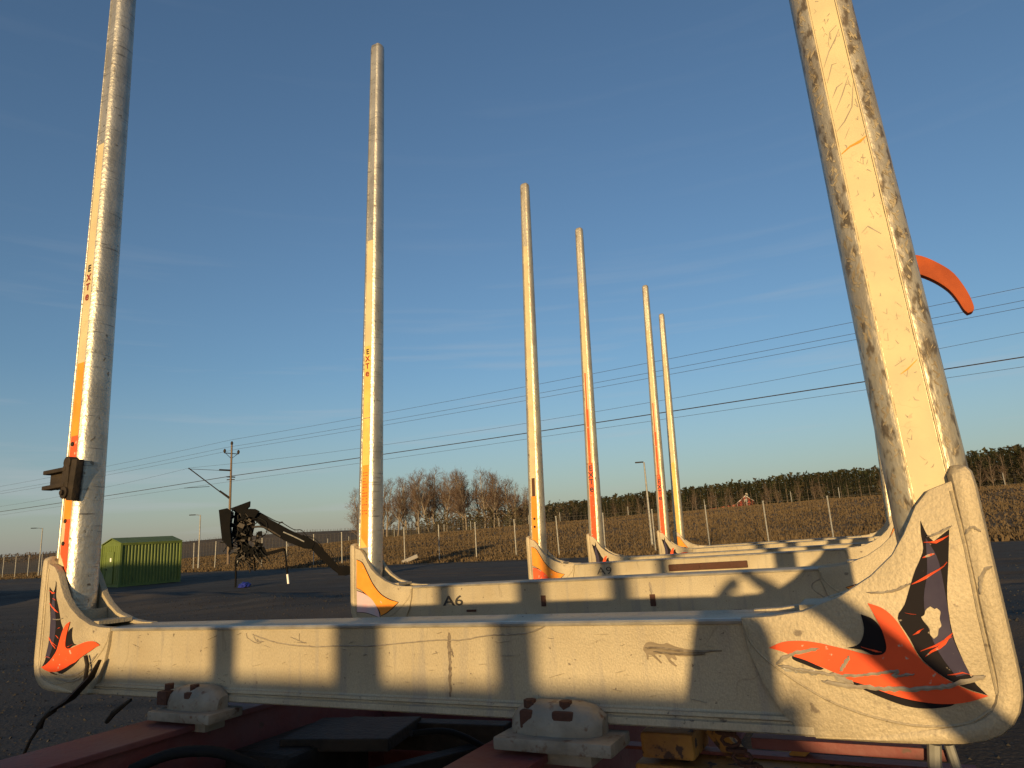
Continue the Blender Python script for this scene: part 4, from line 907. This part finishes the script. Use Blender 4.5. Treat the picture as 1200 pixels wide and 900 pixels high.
tag(o, 'pale slab of concrete lying at the foot of the grassy bank', 'block')
# ------------------------------------------------------------------ trees
def bare_tree(seed, h=10, dens=1.0):
    rnd = random.Random(seed); bt = bmesh.new(); bw = bmesh.new()
    def grow_(p, d, L, r, lvl):
        n_ = 4; pts = [p]; dd = d.copy(); 
        for i in range(n_):
            dd = (dd + Vector((rnd.uniform(-.13, .13), rnd.uniform(-.13, .13), .05 if lvl else .02))).normalized(); pts.append(pts[-1] + dd * L / n_)
        rs = [r * (1 - .75 * i / n_) for i in range(n_ + 1)]
        tube(bt if lvl < 2 else bw, pts, rs, 5 if lvl == 0 else 3, cap=False)
        if lvl == 3: return
        k = (22 if lvl == 0 else 7 if lvl == 1 else 5); k = int(k * dens)
        for j in range(k):
            t = rnd.uniform(.25 if lvl == 0 else .15, 1); ix = min(n_ - 1, int(t * n_)); q = pts[ix].lerp(pts[ix + 1], t * n_ - ix)
            a = rnd.random() * 6.283; el = rnd.uniform(.45, .95) if lvl == 0 else rnd.uniform(.3, .9)
            s = dd.orthogonal().normalized(); s = Matrix.Rotation(a, 3, dd) @ s; nd = (dd * el + s * (1 - el * .35)).normalized(); nd.z += .25; nd.normalize()
            LL = L * (.36 * (1.15 - t * .75)) if lvl == 0 else L * rnd.uniform(.35, .6)
            grow_(q, nd, LL, max(.012, r * (1 - .75 * t) * .5) if lvl == 0 else max(.010, r * .5), lvl + 1)
    grow_(Vector((0, 0, -.3)), Vector((rnd.uniform(-.05, .05), rnd.uniform(-.05, .05), 1)).normalized(), h, .018 * h, 0)
    return bt, bw
def pine(seed, h=12, spruce=False):
    rnd = random.Random(seed); bt = bmesh.new(); bw = bmesh.new()
    tube(bt, [(0, 0, -.3), (rnd.uniform(-.1, .1), 0, h * .5), (rnd.uniform(-.15, .15), 0, h * .97)], [.16, .11, .02], 5, cap=False)
    z0 = h * (.08 if spruce else .38)
    for i in range(900 if spruce else 900):
        t = rnd.random() ** .8; z = z0 + (h - z0) * t
        R_ = (h * .17 * (1 - t) ** .85 + .12) if spruce else h * .15 * math.sin(min(1, .25 + t * .85) * 3.0) ** .8 * rnd.uniform(.6, 1.1) + .1
        a = rnd.random() * 6.283; rr = R_ * rnd.random() ** .45; p = Vector((math.cos(a) * rr, math.sin(a) * rr, z - rr * .35 * spruce + rnd.uniform(-.2, .2)))
        s = rnd.uniform(.12, .32); u = Vector((math.cos(a), math.sin(a), -.35 if spruce else rnd.uniform(-.2, .5))).normalized() * s * 1.4; w = Vector((-math.sin(a), math.cos(a), rnd.uniform(-.4, .4))) * s * .6
        bw.faces.new((bw.verts.new(p - w), bw.verts.new(p + w), bw.verts.new(p + u)))
    return bt, bw
def variant(fn, n_, *a):
    o = []
    for k in range(n_):
        bt, bw = fn(*a[:0], 100 * len(a) + k * 7 + int(a[0]), *a[1:]) if a else fn(k)
        ms = []
        for b in (bt, bw):
            me = bpy.data.meshes.new('tree'); b.to_mesh(me); b.free(); ms.append(me)
        o.append(ms)
    return o
BARE = variant(bare_tree, 5, 1, 10, 1.25); SPARSE = variant(bare_tree, 3, 50, 10, .75)
PINE = variant(pine, 4, 20, 12, False); SPRUCE = variant(pine, 4, 40, 12, True)
for vs, (mt, mc) in ((BARE, ('birchbark', 'twig')), (SPARSE, ('bark', 'twig')), (PINE, ('bark', 'needle')), (SPRUCE, ('bark', 'needle2'))):
    for a, b in vs: a.materials.append(M[mt]); b.materials.append(M[mc])
def tree(kind, vs, p, h, base_h, label, group, rnd, wid=1.0):
    s = h / base_h; mw = Matrix.Translation(p) @ Matrix.Rotation(rnd.random() * 6.28, 4, 'Z') @ Matrix.Diagonal((s * wid, s * wid, s, 1))
    r = empty(kind, mw, label, 'tree', group); a, b = rnd.choice(vs); link(a, 'trunk', r); link(b, 'crown', r)
rnd = random.Random(21)
# the bare grove on the bank behind the second stake
for e, n, ztop in [(-123, 124, 12.0), (-116.5, 119, 13.5), (-113.6, 123, 14.6), (-110.5, 121, 15.2), (-107, 124, 16.0), (-105.5, 119, 15.4), (-101.5, 122, 16.2), (-99, 125, 16.6), (-97, 120, 16.0), (-94.5, 123, 16.2), (-92, 120, 14.6), (-90.3, 124, 15.4), (-88, 121, 14.5), (-86, 119, 14.9), (-84.5, 124, 14.6), (-82.6, 121, 14.7), (-80.6, 123, 14.0), (-79, 119, 13.4), (-77, 122, 12.5), (-75, 121, 11.4), (-73.6, 123, 10.0), (-118.5, 122, 10)] + [(-112 + 3.1 * k, 129 + (k % 3), [14.5, 15.5, 16.3, 16, 15.8, 16, 15.2, 14.6, 14.2, 14, 13, 11.5][k]) for k in range(12)]:
    g = ground_z(e, n)
    if n == 124 and e == -123: tree('bare_tree', SPARSE, en(e, n, g), ztop - g, 10, 'lone bare tree at the left end of the grove, left of the second stake', 'bare trees of the grove', rnd, 1.0)
    else: tree('bare_tree', BARE, en(e, n, g), (ztop - g) * rnd.uniform(.96, 1.03), 10, 'tall leafless tree standing in the grove between the second and third left stakes', 'bare trees of the grove', rnd, .95)
TOPS = [(-.56, .0480), (-.50, .052), (-.395, .0546), (-.256, .0577), (-.158, .0617), (-.054, .0613), (.034, .0689), (.099, .0716), (.2, .075)]
def top_z(e, n): return 1.7 + n * interp(e / n, TOPS)
cnt = 0
for row, n in enumerate((196, 212, 232)):
    e = -.60 * n
    while e < .19 * n:
        nn_ = n + rnd.uniform(-5, 5); g = ground_z(e, nn_); h = (top_z(e, nn_) - g) * rnd.uniform(.88, 1.0) * (.94 if row else .84)
        k = rnd.random(); p = en(e, nn_, g)
        if cnt < 285:
            if row == 0 and k < .62: tree('bare_tree', SPARSE, p, h, 10, 'leafless brown tree in the front rank of the wood on the slope', 'bare trees at the edge of the wood', rnd, .8)
            elif k < .6: tree('pine_tree', PINE, p, h, 12, 'dark green pine rising in the wood beyond the bank', 'pines of the wood', rnd, 1.1)
            else: tree('spruce_tree', SPRUCE, p, h, 12, 'narrow dark spruce in the wood beyond the bank', 'spruces of the wood', rnd, 1.1)
            cnt += 1
        e += rnd.uniform(1.6, 3.2) * (1.0 if e > -70 else 1.35)
def wood(name, spots_, m, dens, fs=1):
    bm = bmesh.new(); rnd = random.Random(33)
    for p, h in spots_:
        w = h * rnd.uniform(.14, .24); k = dens
        for i in range(k):
            t = (i + rnd.random()) / k; a = rnd.random() * 6.28; rr = w * (1.1 - t) * rnd.random() ** .5; s = h * rnd.uniform(.045, .11) * fs
            q = p + Vector((math.cos(a) * rr, math.sin(a) * rr, h * t * .95))
            u = Vector((rnd.uniform(-1, 1), rnd.uniform(-1, 1), rnd.uniform(-.3, .9))).normalized() * s; v2 = Vector((rnd.uniform(-1, 1), rnd.uniform(-1, 1), rnd.uniform(-.5, .5))).normalized() * s * .7
            bm.faces.new((bm.verts.new(q - v2), bm.verts.new(q + v2), bm.verts.new(q + u)))
    o = finish(bm, name, m); o['kind'] = 'stuff'; return o
M['woodmix'] = mat('brown_green_wood', (.048, .036, .022), .95, var=(.034, .040, .018), scale=.09, spec=.1)
sp1, sp2 = [], []
for n, f_ in ((204, .55), (222, .72), (240, .86), (252, .94), (266, .97), (282, .98)):
    e = -.62 * n
    while e < .25 * n: g = ground_z(e, n); sp1.append((en(e, n, g), (top_z(e, n) - g) * rnd.uniform(.88, 1.02) * f_)); e += rnd.uniform(.7, 1.5)
wood('distant_wood', sp1, [M['woodmix']], 60)
M['farwood'] = mat('far_brown_wood', (.085, .052, .035), .95, var=(.05, .045, .028), scale=.02)
AZ = [(-.95, .011), (-.762, .0172), (-.686, .0162), (-.60, .0155), (-.462, .0182), (-.371, .0262), (-.30, .0240), (-.262, .0222), (-.15, .027), (-.02, .036), (.1, .040)]
for yy in (430, 460, 490):
    x = -.95 * yy
    while x < .12 * yy:
        p = Vector((x, yy, 0)); g = ground_z(p.dot(DE), p.dot(DN)); zt = 1.7 + yy * interp(x / yy, AZ); sp2.append((Vector((x, yy, g)), max(1.6, (zt - g)) * rnd.uniform(.80, 1.0))); x += rnd.uniform(1.4, 3.0)
wood('far_ridge_wood', sp2, [M['farwood']], 22, 1.8)
# brush under the grove and saplings
sp3 = []
for i in range(420):
    e, n = rnd.uniform(-118, -66), rnd.uniform(118, 132); sp3.append((en(e, n, ground_z(e, n)), rnd.uniform(2.0, 4.6) * (1.15 if e > -98 else .8)))
M['brush'] = mat('brown_brushwood', (.075, .050, .030), .95, var=(.05, .05, .025), scale=.3)
wood('brushwood', sp3, [M['brush']], 40)
